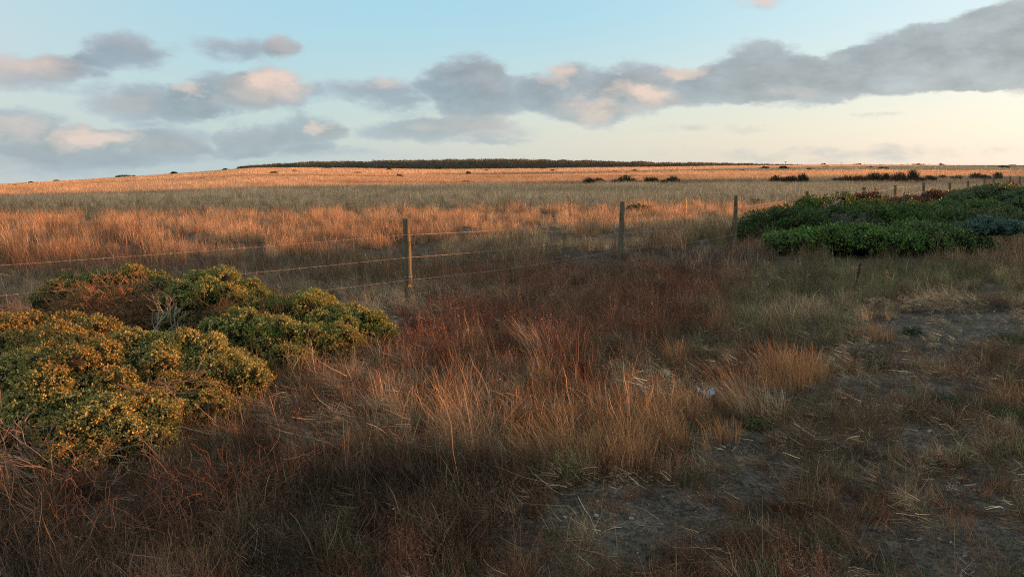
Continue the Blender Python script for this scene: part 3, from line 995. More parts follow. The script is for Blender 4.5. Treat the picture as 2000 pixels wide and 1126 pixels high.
# rush clumps out in the field: bristly, dark
def rush(px, py, w_px, h_px, seed, label, col=(.075, .048, .026), group="dark rush clumps out in the field", name="rush_clump", n=None):
    r = np.random.default_rng(seed)
    x, y = at(px, py)
    for _ in range(4):
        z = gz1(x, y)
        x, y = at(px, py, z)
    dep = y
    w = w_px / F_PX * dep; h = h_px / F_PX * dep
    n = n or int(260 + w_px * 9)
    rx = r.uniform(-1, 1, n); X0 = x + rx * w / 2; Y0 = y + r.uniform(-.5, .5, n) * min(w, 2.0) * .7
    prof = (.55 + .45 * np.sqrt(np.maximum(0, 1 - rx ** 2))) * (.65 + .6 * fbm(X0 * 1.7 / max(w / 6, .6), Y0 * 0, seed, 2))
    H = h * prof * r.uniform(.55, 1.1, n)
    a = r.uniform(0, 2 * math.pi, n); ln = np.abs(r.normal(0, .28, n))
    Z0 = gz(X0, Y0) - .03
    s = 4; tq = np.linspace(0, 1, s)
    Pc = np.stack([np.stack([X0 + np.cos(a) * ln * H * q ** 1.5, Y0 + np.sin(a) * ln * H * q ** 1.5, Z0 + H * q], 1) for q in tq], 1)
    wd = max(.012, dep * .0006)
    V, F = ribbons(Pc, wd * (1.1 - .7 * tq)[None] * r.uniform(.7, 1.4, (n, 1)), np.stack([np.cos(a * 7), np.sin(a * 7), a * 0], 1))
    C = np.array(col)[None] * np.exp(r.normal(0, .3, (n, 1)))
    ac = Acc(); ac.add(V, F, np.repeat(C, 2 * s, 0))
    o = ac.build(name, M_LEAF, loc=(x, y, gz1(x, y)))
    tag(o, label, "rush", group)
    return o


R_ = [(1152, 361, 24, 8, "small rush clump, leftmost of the dark clumps beyond the second post"), (1172, 356, 20, 5, "thin low rush clump just right of the leftmost one"),
      (1219, 358, 46, 9, "wide dark rush clump above the second fence post"), (1272, 358, 26, 8, "dark rush clump between the wide one above the second post and the paired ones"),
      (1296, 361, 14, 6, "small front rush clump touching a larger one behind it"), (1309, 358, 32, 9, "rush clump behind the small front one, last of the left row"),
      (1519, 357, 30, 10, "left part of the dark double rush clump right of the third post"), (1544, 357, 22, 11, "middle part of the dark double rush clump right of the third post"),
      (1568, 358, 18, 12, "right end of the dark double rush clump right of the third post"),
      (1632, 356, 14, 6, "small separate rush clump left of the long dark row"), (1668, 357, 52, 10, "long dark rush clump, left end of the long row"),
      (1706, 356, 34, 13, "tall brown rush clump in the long row"), (1730, 355, 12, 9, "narrow rush clump in the middle of the long row"),
      (1756, 357, 34, 12, "dark rush clump right of the middle of the long row"), (1783, 355, 16, 16, "tallest rush tuft of the long row"), (1797, 357, 20, 10, "dark rush clump at the right end of the long row"),
      (1815, 355, 22, 8, "brown rush clump just past the right end of the long row"), (1840, 352, 14, 7, "faint small grey rush clump above the fence posts"),
      (1866, 353, 20, 8, "dark round rush clump above the fourth visible far post"), (1905, 352, 22, 8, "grey rush clump beside the far fence posts"),
      (1925, 352, 18, 9, "pale grey rush clump left of the last fence posts"), (1949, 352, 12, 13, "tall ragged rush clump next to the last fence posts")]
for i, (px_, py_, w_, h_, lab) in enumerate(R_):
    rush(px_, py_ + 1, w_, h_ * 1.35 + 3, 900 + i, lab, col=[(.07, .045, .024), (.085, .05, .026), (.055, .045, .024)][i % 3] if i < 17 else (.11, .095, .06))
rush(1376, 391, 26, 7, 930, "faint brown weed clump in the pale grass left of the third post", (.10, .075, .05), "brown weeds in the field", "weed_clump")
rush(1465, 398, 50, 12, 931, "brown weed clump right of the third post", (.11, .08, .055), "brown weeds in the field", "weed_clump")

# far low shrubs dotted over the rise
rf = np.random.default_rng(5)
FAR = [(340, 337, 16, 4), (245, 345, 40, 4), (352, 356, 14, 3), (250, 357, 15, 3), (410, 357, 12, 3), (535, 342, 18, 5), (700, 341, 20, 4), (780, 347, 14, 5), (440, 331, 10, 3), (485, 329, 16, 3),
       (395, 350, 9, 3), (326, 355, 8, 3), (300, 357, 10, 3), (375, 366, 6, 3), (258, 381, 22, 3), (910, 359, 18, 5), (875, 366, 4, 4), (915, 340, 10, 4), (950, 335, 10, 3), (1060, 331, 14, 3), (1200, 337, 10, 3), (1240, 335, 14, 3),
       (1310, 336, 12, 3), (1118, 362, 4, 4), (1494, 330, 20, 4), (1530, 331, 20, 5), (1580, 332, 14, 3), (1615, 327, 14, 3), (1725, 331, 24, 4), (1700, 329, 14, 3), (1960, 329, 24, 4), (1450, 335, 14, 3), (1390, 339, 8, 3),
       (1080, 335, 12, 3), (640, 330, 14, 3), (575, 336, 12, 3), (760, 333, 12, 3), (860, 331, 10, 3), (110, 350, 12, 3), (60, 356, 12, 3), (150, 362, 10, 3), (30, 362, 12, 3)]
pos_names = []
def far_shrub(px, py, w_px, h_px, seed, label):
    r = np.random.default_rng(seed)
    x, y = at(px, max(py, 324.5))
    for _ in range(12):
        x2, y2 = at(px, max(py, 324.5), min(gz1(x, y), 1.7)); x, y = .5 * (x + x2), .5 * (y + y2)
        if y > 400: x *= 395 / y; y = 395
    w = w_px / F_PX * y; h = h_px / F_PX * y * 1.1
    n = 380
    d = hemi(r, n, 0); z0 = gz1(x, y)
    lob = .8 + .4 * vnoise(d[:, 0] * 3 + seed, d[:, 1] * 3, seed)
    P = np.array([x, y, z0]) + d * np.array([w / 2, w / 3, h]) * lob[:, None] * r.uniform(.7, 1.05, (n, 1))
    C = np.tile(np.array([(.045, .040, .022), (.06, .042, .025), (.04, .045, .02)][seed % 3]), (n, 1))
    sz = h * .30
    V, F, C = leaves_at(r, P, d, 3, sz, sz * .35, C, offs=sz * .3)
    ac = Acc(); ac.add(V, F, C)
    o = ac.build("low_shrub", M_LEAF, loc=(x, y, z0))
    tag(o, label, "shrub", "low dark shrubs dotted over the far grassland")
SIDE = lambda px: "left slope" if px < 480 else ("hill crest" if px < 1000 else ("middle" if px < 1400 else "right"))
for i, (px_, py_, w_, h_) in enumerate(FAR):
    k = "wide flat" if w_ >= 18 else ("small" if w_ >= 10 else "tiny")
    zone = {"left slope": "on the far slope at left", "hill crest": "below the dark scrub of the hilltop", "middle": "in the far field behind the second post", "right": "in the far field toward the right horizon"}[SIDE(px_)]
    far_shrub(px_, py_, w_, h_, 1000 + i, f"{k} dark low shrub {zone}")

# dense dark scrub along the crest (one far mass)
r = np.random.default_rng(77)
n = 60000
col_ = 470 + r.beta(1.3, 1.4, n) * 1090
pxs = np.array([420, 480, 520, 600, 700, 850, 1000, 1100, 1180, 1300, 1400, 1500, 1600]); top = np.array([336., 327.5, 323, 317.5, 317.5, 313, 313, 314.5, 316.5, 319, 320.5, 322.5, 325.0]); bot = np.array([338, 329, 328, 328, 329, 331, 329.5, 328, 327, 326.5, 326, 325.5, 325.5])
tp = np.interp(col_, pxs, top) + (fbm(col_ * .05, col_ * 0, 3, 4) - .5) * 4.2
bt = np.interp(col_, pxs, bot)
Yd = r.uniform(385, 470, n)
yy_ = tp + (bt - tp) * r.uniform(0, 1, n) + (r.uniform(0, 1, n) < .10) * r.exponential(1.8, n)
Xs = (col_ - 1000) / F_PX * Yd
gzv = gz(Xs, Yd)
zt = CAM_H - (yy_ - 320) / F_PX * Yd
zt = np.maximum(zt, gzv - .2)
P = np.stack([Xs, Yd, zt], 1)
C = np.tile(np.array([.125, .105, .058]), (n, 1)) * (.5 + 1.0 * fbm(Xs * .12, zt * .8, 12, 3))[:, None]
V, F, C = leaves_at(r, P, np.tile(np.array([[0, -.4, .7]]), (n, 1)), 3, .42, .22, C, offs=.28)
ac = Acc(); ac.add(V, F, C)
# solid body under the leaf layer
cols = np.linspace(560, 1380, 240); tpb = np.interp(cols, pxs, top) + 1.6 + (fbm(cols * .05, cols * 0, 3, 4) - .5) * 4.2
for Yb in (400, 430, 460):
    zb = CAM_H - (tpb - 320) / F_PX * Yb; xb = (cols - 1000) / F_PX * Yb
    gb = gz(xb, np.full(len(xb), float(Yb))) - 1
    ringx = np.stack([xb, xb, xb, xb], 1); ringy = np.stack([xb * 0 + Yb - 9, xb * 0 + Yb - 3, xb * 0 + Yb + 5, xb * 0 + Yb + 9], 1)
    ringz = np.stack([gb, np.maximum(zb, gb), np.maximum(zb, gb), gb], 1)
    Vb = np.stack([ringx, ringy, ringz], -1).reshape(-1, 3)
    m_ = len(cols); q = (np.arange(m_ - 1)[:, None] * 4 + np.arange(3)[None]).ravel()
    ac.add(Vb, np.stack([q, q + 1, q + 5, q + 4], 1), (.08, .07, .042))
o = ac.build("hilltop_scrub", M_LEAF)
tag(o, "band of dark scrub along the top of the far hill", "scrub", kind='stuff')

# far horizon: poles and wind-shaped trees
for i, (px_, top_) in enumerate([(1528, 315), (1540, 319), (1551, 320), (1635, 316), (1658, 319), (1681, 319), (1732, 320), (1764, 318), (1805, 319), (1590, 320), (1960, 322)]):
    Yp = 470 + (i % 3) * 12
    x = (px_ - 1000) / F_PX * Yp; z0 = gz1(x, Yp); zt_ = CAM_H - (top_ - 320) / F_PX * Yp
    ac = Acc(); Vp, Fp = tubes(np.array([[[x, Yp, z0 - .3], [x, Yp, (z0 + zt_) / 2], [x, Yp, zt_]]]), np.array([[.16, .14, .11]]), 6)
    ac.add(Vp, Fp, (.04, .035, .03))
    if i < 1:
        Vp, Fp = tubes(np.array([[[x - .7, Yp, zt_ - .35], [x, Yp, zt_ - .33], [x + .7, Yp, zt_ - .35]]]), np.array([[.06, .07, .06]]), 5)
        ac.add(Vp, Fp, (.04, .035, .03))
    o = ac.build("utility_pole", M_TWIG, loc=(x, Yp, z0))
    tag(o, "tiny dark pole standing on the far right horizon", "pole", "poles along the horizon")
for i, (px_, w_, top_) in enumerate([(1382, 16, 317), (1536, 8, 319), (1600, 12, 320), (1640, 20, 319.4), (1668, 8, 320.2), (1716, 30, 320.5), (1755, 20, 320.4), (1785, 10, 319.4), (1796, 8, 320.2), (1830, 8, 320.6), (1890, 16, 321), (1965, 20, 321.5), (1496, 18, 320.4), (1452, 14, 320)]):
    Yp = 465.; r = np.random.default_rng(1200 + i)
    x = (px_ - 1000) / F_PX * Yp; z0 = gz1(x, Yp); zt_ = CAM_H - (top_ - 320) / F_PX * Yp; h = max(zt_ - z0, .6); w = w_ * (1.5 + .8 * math.sin(i * 2.1)) / F_PX * Yp; h *= .85 + .25 * math.sin(i * 3.7)
    n = 500; d = hemi(r, n, -.3)
    P = np.array([x, Yp, z0 + h * .45]) + d * np.array([w / 2, 1.5, h * .5]) * (.55 + .9 * vnoise(d[:, 0] * 2.5 + i * 9, d[:, 2] * 2, i))[:, None] * r.uniform(.5, 1.05, (n, 1))
    V, F, C = leaves_at(r, P, d, 2, .45, .2, np.tile(np.array([.028, .032, .02]), (n, 1)), offs=.12)
    rt = empty("far_tree", (x, Yp, z0), "small dark windswept tree on the far right horizon", "tree", "trees along the horizon")
    a = Acc(); a.add(V, F, C); a.build("crown", M_LEAF, rt)
    Vp, Fp = tubes(np.array([[[x, Yp, z0 - .3], [x, Yp, z0 + h * .6]]]), np.array([[.16, .1]]), 6)
    a = Acc(); a.add(Vp, Fp, (.05, .04, .03)); a.build("trunk", M_TWIG, rt)

# ------------------------------------------------------------------ fence
def post_mat():
    m = bpy.data.materials.new("weathered_post_wood"); m.use_nodes = True
    t = m.node_tree; t.nodes.clear(); g = G(t)
    tcn = g.n('ShaderNodeTexCoord'); ob = tcn.outputs['Object']
    st = g.vm('MULTIPLY', ob, (60, 60, 2.5))
    n1 = g.noise(st, 1.0, 5, .65); n2 = g.noise(ob, 7, 4, .6)
    c = g.mix(g.ss(n1, .35, .7), (.075, .065, .042), (.24, .20, .125))
    c = g.mix(g.m('MULTIPLY', g.ss(n2, .5, .68), .6), c, (.10, .12, .07))
    crack = g.ss(g.noise(g.vm('MULTIPLY', ob, (90, 90, 1.3)), 1.0, 3, .5), .36, .30)
    c = g.mix(crack, c, (.02, .016, .012))
    p = g.n('ShaderNodeBsdfPrincipled'); g.put(p.inputs['Base Color'], c)
    p.inputs['Roughness'].default_value = .9; p.inputs['Specular IOR Level'].default_value = .15
    b = g.n('ShaderNodeBump'); b.inputs['Strength'].default_value = .7; b.inputs['Distance'].default_value = .006
    g.put(b.inputs['Height'], g.m('SUBTRACT', n1, crack)); t.links.new(b.outputs[0], p.inputs['Normal'])
    o = g.n('ShaderNodeOutputMaterial'); t.links.new(p.outputs[0], o.inputs[0])
    return m


def metal_mat(name, col, rough=.6, metal=.6):
    m = bpy.data.materials.new(name); m.use_nodes = True
    t = m.node_tree; g = G(t); p = t.nodes['Principled BSDF']
    tcn = g.n('ShaderNodeTexCoord')
    nn = g.noise(tcn.outputs['Object'], 40, 4, .6)
    c = g.mix(g.ss(nn, .4, .65), col, (.16, .07, .03))
    g.put(p.inputs['Base Color'], c); p.inputs['Roughness'].default_value = rough; p.inputs['Metallic'].default_value = metal
    return m


M_POST = post_mat()
M_WIRE = metal_mat("galvanised_wire", (.44, .39, .33), .6, .0)
M_RUSTW = metal_mat("rusty_wire", (.06, .04, .03), .8, .3)
mY = bpy.data.materials.new("yellow_plastic"); mY.use_nodes = True
_g = G(mY.node_tree); _p = mY.node_tree.nodes['Principled BSDF']
_n = _g.noise(_g.n('ShaderNodeTexCoord').outputs['Object'], 60, 3, .5)
_g.put(_p.inputs['Base Color'], _g.mix(_n, (.70, .34, .03), (.50, .22, .02))); _p.inputs['Roughness'].default_value = .4

POSTS = [  # px of the foot, py of the foot, py of the top, px of the top, radius, wire heights
    (-560, 760, None, None, .055, (1.0, .70, .38)),
    (800, 596, 428, 793, .055, (1.00, .68, .36)),
    (1211, 503, 394, 1216, .056, (.90, .55, .20)),
    (1435, 476, 382, 1438, .052, (.93, .60, .26)),
    (1577, 446, 374, 1577, .055, (1.0, .66, .32)),
    (1686, 425, 366, 1688, .07, (1.0, .66, .32)),
    (1749, 410, 362, 1749, .065, (1.0, .66, .32)),
    (1804, 399, 357, 1804, .07, (.95, .62, .3)),
    (1855, 392, 357, 1855, .065, (.95, .62, .3)),
    (1891, 383, 353, 1891, .065, (1.0, .66, .32)),
    (1923, 377, 349, 1923, .06, (1.0, .66, .32)),
    (1941, 371, 344, 1941, .07, (1.0, .66, .32)),
    (1973, 370, 345, 1973, .07, (1.0, .66, .32)),
    (1992, 369, 345, 1992, .07, (1.0, .66, .32)),
    (2040, 366, 343, 2040, .07, (1.0, .66, .32)),
]
fence = empty("wire_fence", (*at(800, 596), 0), "long barbed wire fence on weathered round wooden posts running from left to far right", "fence")
PW = []
for i, (fx, fy, ty, tx, rad, wh) in enumerate(POSTS):
    r = np.random.default_rng(1500 + i)
    x, y = at(fx, fy)
    if fx < 0: x, y = -6.9, 6.6
    z0 = gz1(x, y)
    if ty is None: h = 1.22; lx = 0
    else:
        # height from its top row at this depth
        d = px_dir(tx, ty); kk = y / d[1]
        h = CAM_H + d[2] * kk - z0; lx = d[0] * kk - x
    s = 9; q = np.linspace(0, 1, s)
    Pc = np.stack([x + lx * q + r.normal(0, .003, s), y + r.normal(0, .003, s), z0 - .15 + (h + .15) * q], 1)
    R = rad * (1.04 - .10 * q) * (1 + r.normal(0, .02, s))
    if i == 2: R[4:6] *= 1.1
    V, F = tubes(Pc[None], R[None], 14)
    # slightly domed, chipped top
    topc = Pc[-1]; ring = V[-14:]
    V2 = np.concatenate([ring, topc + (ring - topc) * .7 + [0, 0, .008], topc + (ring - topc) * .02 + [0.0, 0, .012]])
    F2 = np.concatenate([np.stack([np.arange(14) + k * 14, (np.arange(14) + 1) % 14 + k * 14, (np.arange(14) + 1) % 14 + (k + 1) * 14, np.arange(14) + (k + 1) * 14], 1) for k in range(2)])
    ac = Acc(); ac.add(V, F, (1, 1, 1)); ac.add(V2, F2, (1, 1, 1))
    post = ac.build("post", M_POST, fence, loc=(x, y, z0), smooth=True)
    for p_ in post.data.polygons:
        pass
    anchor = []
    for hw in wh:
        f_ = min(hw / max(h, .01), .97)
        anchor.append(np.array([x + lx * f_ + rad * .2, y - rad - .006, z0 + hw]))
    PW.append(anchor)
    if i == 1:
        # wire wraps and the yellow insulator knob
        for hz, tilt, mm in ((1.0, .01, M_RUSTW), (.90, -.01, M_RUSTW), (.40, .0, M_WIRE)):
            f_ = hz / h; a = np.linspace(0, 2 * math.pi, 25)
            Pr = np.stack([x + lx * f_ + (rad + .002) * np.cos(a), y + (rad + .002) * np.sin(a), z0 + hz + tilt * np.cos(a)], 1)
            V, F = tubes(Pr[None], np.full((1, 25), .0042), 6)
            a_ = Acc(); a_.add(V, F, (1, 1, 1)); w_ = a_.build("wire_wrap", mm, None, smooth=True)
            w_.parent = post; w_.location = -Vector((x, y, z0))
        a = np.linspace(0, 2 * math.pi, 16, endpoint=False)
        prof = [(.0, .004), (.004, .020), (.010, .024), (.016, .018), (.024, .014), (.030, .018), (.036, .024), (.042, .022), (.046, .010), (.047, .001)]
        cxi, cyi, czi = x + lx * .3 + .022, y - rad + .004, z0 + .27
        VV = np.array([[cxi + b_ * math.cos(t_), cyi - a_2, czi + b_ * math.sin(t_)] for a_2, b_ in prof for t_ in a])
        FF = [[k * 16 + j, k * 16 + (j + 1) % 16, (k + 1) * 16 + (j + 1) % 16, (k + 1) * 16 + j] for k in range(len(prof) - 1) for j in range(16)]
        a_ = Acc(); a_.add(VV, np.array(FF), (1, 1, 1)); w_ = a_.build("insulator", mY, None, smooth=True)
        w_.parent = post; w_.location = -Vector((x, y, z0)); w_['label'] = 'round yellow plastic insulator knob'
        # loose wire tails
        tl = []
        for (hz, dx, dz) in ((.90, .16, -.22), (1.0, -.14, -.03), (.58, -.14, -.04), (.32, -.12, -.03)):
            b0 = np.array([x + lx * hz / h + rad * np.sign(dx) * .9, y - .02, z0 + hz])
            q4 = np.linspace(0, 1, 6)[:, None]
            tl.append((b0 + np.array([dx, -.02, dz]) * q4 + np.array([0, 0, .04]) * np.sin(q4 * 7) * q4, np.full(6, .0035)))
        a_ = Acc(); lines_to(a_, tl, (1, 1, 1), r, 0, 5); w_ = a_.build("loose_wire", M_RUSTW, None)
        w_.parent = post; w_.location = -Vector((x, y, z0))
for k in range(3):
    a_ = Acc()
    for i in range(len(PW) - 1):
        A, B = PW[i][k], PW[i + 1][k]
        L_ = np.linalg.norm(B - A); s = 24; q = np.linspace(0, 1, s)[:, None]
        sag = L_ * .008 * (1 + .6 * ((i * 7 + k * 3) % 3 - 1))
        Pc = A + (B - A) * q - np.array([0, 0, 1]) * sag * 4 * q * (1 - q)
        rad = (.0017, .0024)[i] if i < 2 else .0030
        V, F = tubes(Pc[None], np.full((1, s), rad), 5); a_.add(V, F, (1, 1, 1))
        if i < 4:  # barbs every 14 cm
            nb = int(L_ / .14); qb = (np.arange(nb) + .5) / nb
            Pb = A + (B - A) * qb[:, None] - np.array([0, 0, 1]) * (sag * 4 * qb * (1 - qb))[:, None]
            rr_ = np.random.default_rng(i * 10 + k)
            dv = norm(rr_.normal(0, 1, (nb, 3))) * .016
            V, F = tubes(np.stack([Pb - dv, Pb + dv], 1), np.full((nb, 2), .0024), 4); a_.add(V, F, (1, 1, 1))
    a_.build("wire", M_WIRE, fence, loc=tuple(PW[1][k]))
# slanting brace wire at the left
p0 = np.array([-6.9, 6.6, 1.1]); x1, y1 = at(85, 612)
q = np.linspace(0, 1, 12)[:, None]
V, F = tubes((p0 + (np.array([x1, y1, 0.02]) - p0) * q)[None], np.full((1, 12), .006), 6)
a_ = Acc(); a_.add(V, F, (1, 1, 1)); a_.build("brace_wire", M_RUSTW, fence, loc=tuple(p0))

# ------------------------------------------------------------------ grass zones -> scatter
def band(px, py):
    return ell(px, py, Z_SOIL), ell(px, py, Z_RUST), ell(px, py, Z_DARK), ell(px, py, Z_GREEN), ell(px, py, Z_ORANGE), ell(px, py, Z_PALE)


def near_layer():
    n = 33000
    x, y = sample(n, 3.0, 15.0, 1.0)
    px, py = to_px(x, y)
    so, ru, da, gr_, orr, pa = band(px, py)
    right = sstep(px, 1250, 1650) * sstep(py, 620, 760)
    n1 = fbm(x * 1.1 + 5, y * 1.1, 201, 4); n2 = fbm(x * 3, y * 3, 203, 3)
    rnd = RNG.uniform(0, 1, n)
    beyond = (y > 11.2 + x * 1.2) & (px > 0)   # past the fence
    typ = np.full(n, 2); tint = np.tile(C_BROWN, (n, 1)); sc = np.ones(n)
    # weights of kinds
    w_straw = .16 + .95 * orr + .55 * pa - .6 * so - .35 * da + .5 * beyond
    w_rust = .08 + .75 * ru + .45 * da * (n1 > .42) - .5 * so
    w_short = .55 + .1 * so + .2 * right
    w_flat = .20 + 1.1 * pa + .02 * da
    w_green = .02 + 1.2 * gr_ + .05 * right
    Wt = np.stack([w_straw, w_rust, w_short, w_flat, w_green], 1).clip(0.005, None)
    Wt[:, 0] *= np.where(n2 > .48, 1.5, .5); Wt[:, 1] *= np.where(n1 > .5, 1.4, .6)
    Wt /= Wt.sum(1, keepdims=True)
    cum = Wt.cumsum(1); typ = (rnd[:, None] > cum).sum(1).clip(0, 4)
    dens = np.clip(1.15 - so * .75 + orr * .0 + ru * .2 - right * .1, .12, 1) * np.where(n2 < .40, .55, 1.0)
    dens = np.where(so > .3, dens * np.where(n2 > .52, 1.3, .45), dens)
    keep = (RNG.uniform(0, 1, n) < dens) & clear_of(x, y, .9)
    # colours
    def mixc(a, b, f): return a * (1 - f)[:, None] + b * f[:, None]
    big = lambda c: np.tile(c, (n, 1))
    cst = mixc(big(C_BROWN * 1.0), big(C_ORANGE * 1.4), np.clip(orr * 1.1, 0, 1)); cst = mixc(cst, big(C_STRAW * .62), np.clip(pa * .8 - orr, 0, 1))
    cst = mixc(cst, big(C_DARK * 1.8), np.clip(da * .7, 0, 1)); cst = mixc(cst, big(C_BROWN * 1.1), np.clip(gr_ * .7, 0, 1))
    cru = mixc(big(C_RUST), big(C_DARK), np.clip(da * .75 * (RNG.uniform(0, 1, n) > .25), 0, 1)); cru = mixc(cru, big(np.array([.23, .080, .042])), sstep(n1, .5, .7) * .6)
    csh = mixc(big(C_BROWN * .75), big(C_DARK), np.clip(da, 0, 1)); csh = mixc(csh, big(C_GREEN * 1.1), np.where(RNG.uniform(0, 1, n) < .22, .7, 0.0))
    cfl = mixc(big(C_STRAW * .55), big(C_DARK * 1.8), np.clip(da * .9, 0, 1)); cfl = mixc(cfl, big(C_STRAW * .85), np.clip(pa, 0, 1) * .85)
    cgr = mixc(big(C_GREEN), big(C_BROWN), np.clip(n2 * 1.6 - .45, 0, 1))
    allc = np.stack([cst, cru, csh, cfl, cgr], 1)
    pv = fbm(x * 1.9 + 31, y * 1.9, 231, 3)
    tint = allc[np.arange(n), typ] * np.exp(RNG.normal(0, .28, (n, 1))) * (.28 + 1.9 * pv)[:, None]
    hs = .54 * np.exp(RNG.normal(0, .26, n)) * (.75 + .5 * n2)
    hs *= np.where(typ == 0, .62 + .14 * orr + .1 * pa - .15 * right, 1.0)
    hs *= np.where(typ == 1, .80 + .35 * ru, 1.0)
    hs *= np.where((so > .3) & (typ != 3), .7, 1.0)
    wsc = np.where(typ == 0, .9, 1.0)
    scl = np.stack([hs * wsc, hs * wsc, hs], 1)
    la = np.abs(RNG.normal(.18, .14, n)) ; ld = RNG.normal(math.pi, .7, n)
    la = np.where(typ == 3, 1.25 + RNG.normal(0, .1, n), la)
    ld = np.where(typ == 3, RNG.uniform(0, 2 * math.pi, n) * .5 + math.pi * .7, ld)
    idx = typ * NV + RNG.integers(0, NV, n)
    z = gz(x, y) - .005 + np.where(typ == 3, .02, 0)
    pts = np.stack([x, y, z], 1)
    k = keep
    # a second, finer and lower layer close to the camera
    m = 33000
    x2, y2 = sample(m, 3.0, 8.5, .6); p2, q2 = to_px(x2, y2)
    so2, ru2, da2, gr2, or2, pa2 = band(p2, q2)
    nz = fbm(x2 * 2.2, y2 * 2.2, 211, 3); nb = fbm(x2 * .9, y2 * .9, 213, 3)
    t2 = RNG.choice([0, 1, 2, 3], m, p=[.16, .26, .46, .12])
    cA = np.array([C_BROWN * .95, np.array([.13, .064, .036]), np.array([.14, .098, .055]), C_STRAW * .42])[t2]
    warmp = sstep(nb, .5, .62)[:, None] * .7
    cA = cA * (1 - warmp) + np.array([.17, .068, .034])[None] * warmp
    grn = (RNG.uniform(0, 1, m) < .07)[:, None]
    cA = np.where(grn, C_GREEN[None] * 1.2, cA)
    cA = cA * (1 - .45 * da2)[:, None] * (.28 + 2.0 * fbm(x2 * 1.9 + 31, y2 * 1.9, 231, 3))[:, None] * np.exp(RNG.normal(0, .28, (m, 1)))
    h2 = (1 - .35 * sstep(p2, 1100, 1500)) * np.array([.40, .42, .70, .62])[t2] * np.exp(RNG.normal(0, .25, m)) * (.7 + .6 * nz)
    l2 = np.where(t2 == 3, 1.25, np.abs(RNG.normal(.22, .2, m)))
    k2 = ((t2 == 3) & (so2 > .2) & (RNG.uniform(0, 1, m) < .5)) | (RNG.uniform(0, 1, m) < np.clip(.75 - so2 * .65 - .16 * sstep(p2, 1100, 1500), .10, 1) * np.where(nz < .45, .3, 1))
    k2 &= clear_of(x2, y2, .95)
    P2 = np.stack([x2, y2, gz(x2, y2) - .005], 1)
    i2 = t2 * NV + RNG.integers(0, NV, m)
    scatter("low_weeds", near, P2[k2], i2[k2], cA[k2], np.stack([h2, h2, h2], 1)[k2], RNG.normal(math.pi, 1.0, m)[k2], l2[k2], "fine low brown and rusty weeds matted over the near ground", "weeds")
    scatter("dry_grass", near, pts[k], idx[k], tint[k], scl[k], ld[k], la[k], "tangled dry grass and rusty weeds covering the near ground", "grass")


near_layer()


def mid_layer():
    n = 54000
    x, y = sample(n, 13.5, 48, 1.0)
    px, py = to_px(x, y)
    so, ru, da, gr_, orr, pa = band(px, py)
    n1 = fbm(x * .5, y * .5, 301, 4); n2 = fbm(x * 1.5, y * 1.5, 303, 3)
    f = sstep(y, 14.5, 26)
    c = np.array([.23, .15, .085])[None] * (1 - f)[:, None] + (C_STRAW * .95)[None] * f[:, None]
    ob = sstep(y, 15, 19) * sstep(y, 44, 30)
    c = c * (1 - ob * .7)[:, None] + np.array([.44, .275, .14])[None] * (ob * .7)[:, None]  # orange sunlight of the lit band blended into the straw colour
    redp = sstep(n1, .55, .7) * .45 * sstep(y, 50, 22)
    c = c * (1 - redp)[:, None] + np.array([.22, .09, .04])[None] * redp[:, None]
    c = c * (1 - gr_ * .7)[:, None] + C_GREEN[None] * (gr_ * .7)[:, None]
    nearside = (py > 465) & (px > 1080) & (px < 1900)
    c = np.where((nearside & (ru > .2))[:, None], (C_RUST * .8)[None] * (RNG.uniform(0, 1, n) < .6)[:, None] + (C_BROWN * .8)[None] * (RNG.uniform(0, 1, n) < .4)[:, None] + .02, c)
    ol = (RNG.uniform(0, 1, n) < .10)
    c = np.where(ol[:, None], np.array([.085, .08, .04])[None], c)
    c = c * np.exp(RNG.normal(0, .25, (n, 1))) * (.35 + 1.2 * n2)[:, None]
    hs = (.45 + 1.0 * sstep(n2, .38, .62)) * .45 * np.exp(RNG.normal(0, .2, n)) * (.55 + .8 * n1)
    typ = (RNG.uniform(0, 1, n) < (.2 + .5 * ru + .25 * (n2 < .42)))
    idx = np.where(typ, 8 + RNG.integers(0, 4, n), RNG.integers(0, 8, n))
    keep = clear_of(x, y, .9) & (RNG.uniform(0, 1, n) < np.clip(.15 + sstep(n2, .36, .55), 0, 1))
    scl = np.stack([hs, hs, hs], 1)
    pts = np.stack([x, y, gz(x, y) - .005], 1)
    k = keep
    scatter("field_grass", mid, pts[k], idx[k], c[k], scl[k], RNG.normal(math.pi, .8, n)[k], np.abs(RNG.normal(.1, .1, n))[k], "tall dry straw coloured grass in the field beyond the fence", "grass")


mid_layer()


def far_layer(nm, coll, n, y0, y1, hmul, lab, seed):
    x, y = sample(n, y0, y1, 3)
    n1 = fbm(x * .03, y * .10, seed, 4); n2 = fbm(x * .35, y * .35, seed + 2, 3)
    c = np.tile(np.array([.60, .41, .245]), (n, 1))
    rp = sstep(n1, .52, .66) * .55
    c = c * (1 - rp)[:, None] + np.array([.22, .105, .055])[None] * rp[:, None]
    gp = sstep(fbm(x * .02 + 9, y * .08, seed + 5, 3), .6, .72) * .4
    c = c * (1 - gp)[:, None] + np.array([.30, .215, .115])[None] * gp[:, None]
    c = c * np.exp(RNG.normal(0, .16, (n, 1))) * (.75 + .5 * n2)[:, None]
    hs = .68 * np.exp(RNG.normal(0, .18, n)) * (.6 + .8 * n2) * hmul
    idx = RNG.integers(0, 8, n)
    keep = clear_of(x, y, .9) & (y < CREST + 10)
    scl = np.stack([np.ones(n), np.ones(n), hs], 1)
    k = keep
    scatter(nm, coll, np.stack([x, y, gz(x, y) - .01], 1)[k], idx[k], c[k], scl[k], RNG.normal(math.pi, .8, n)[k], np.abs(RNG.normal(.05, .05, n))[k], lab, "grass")


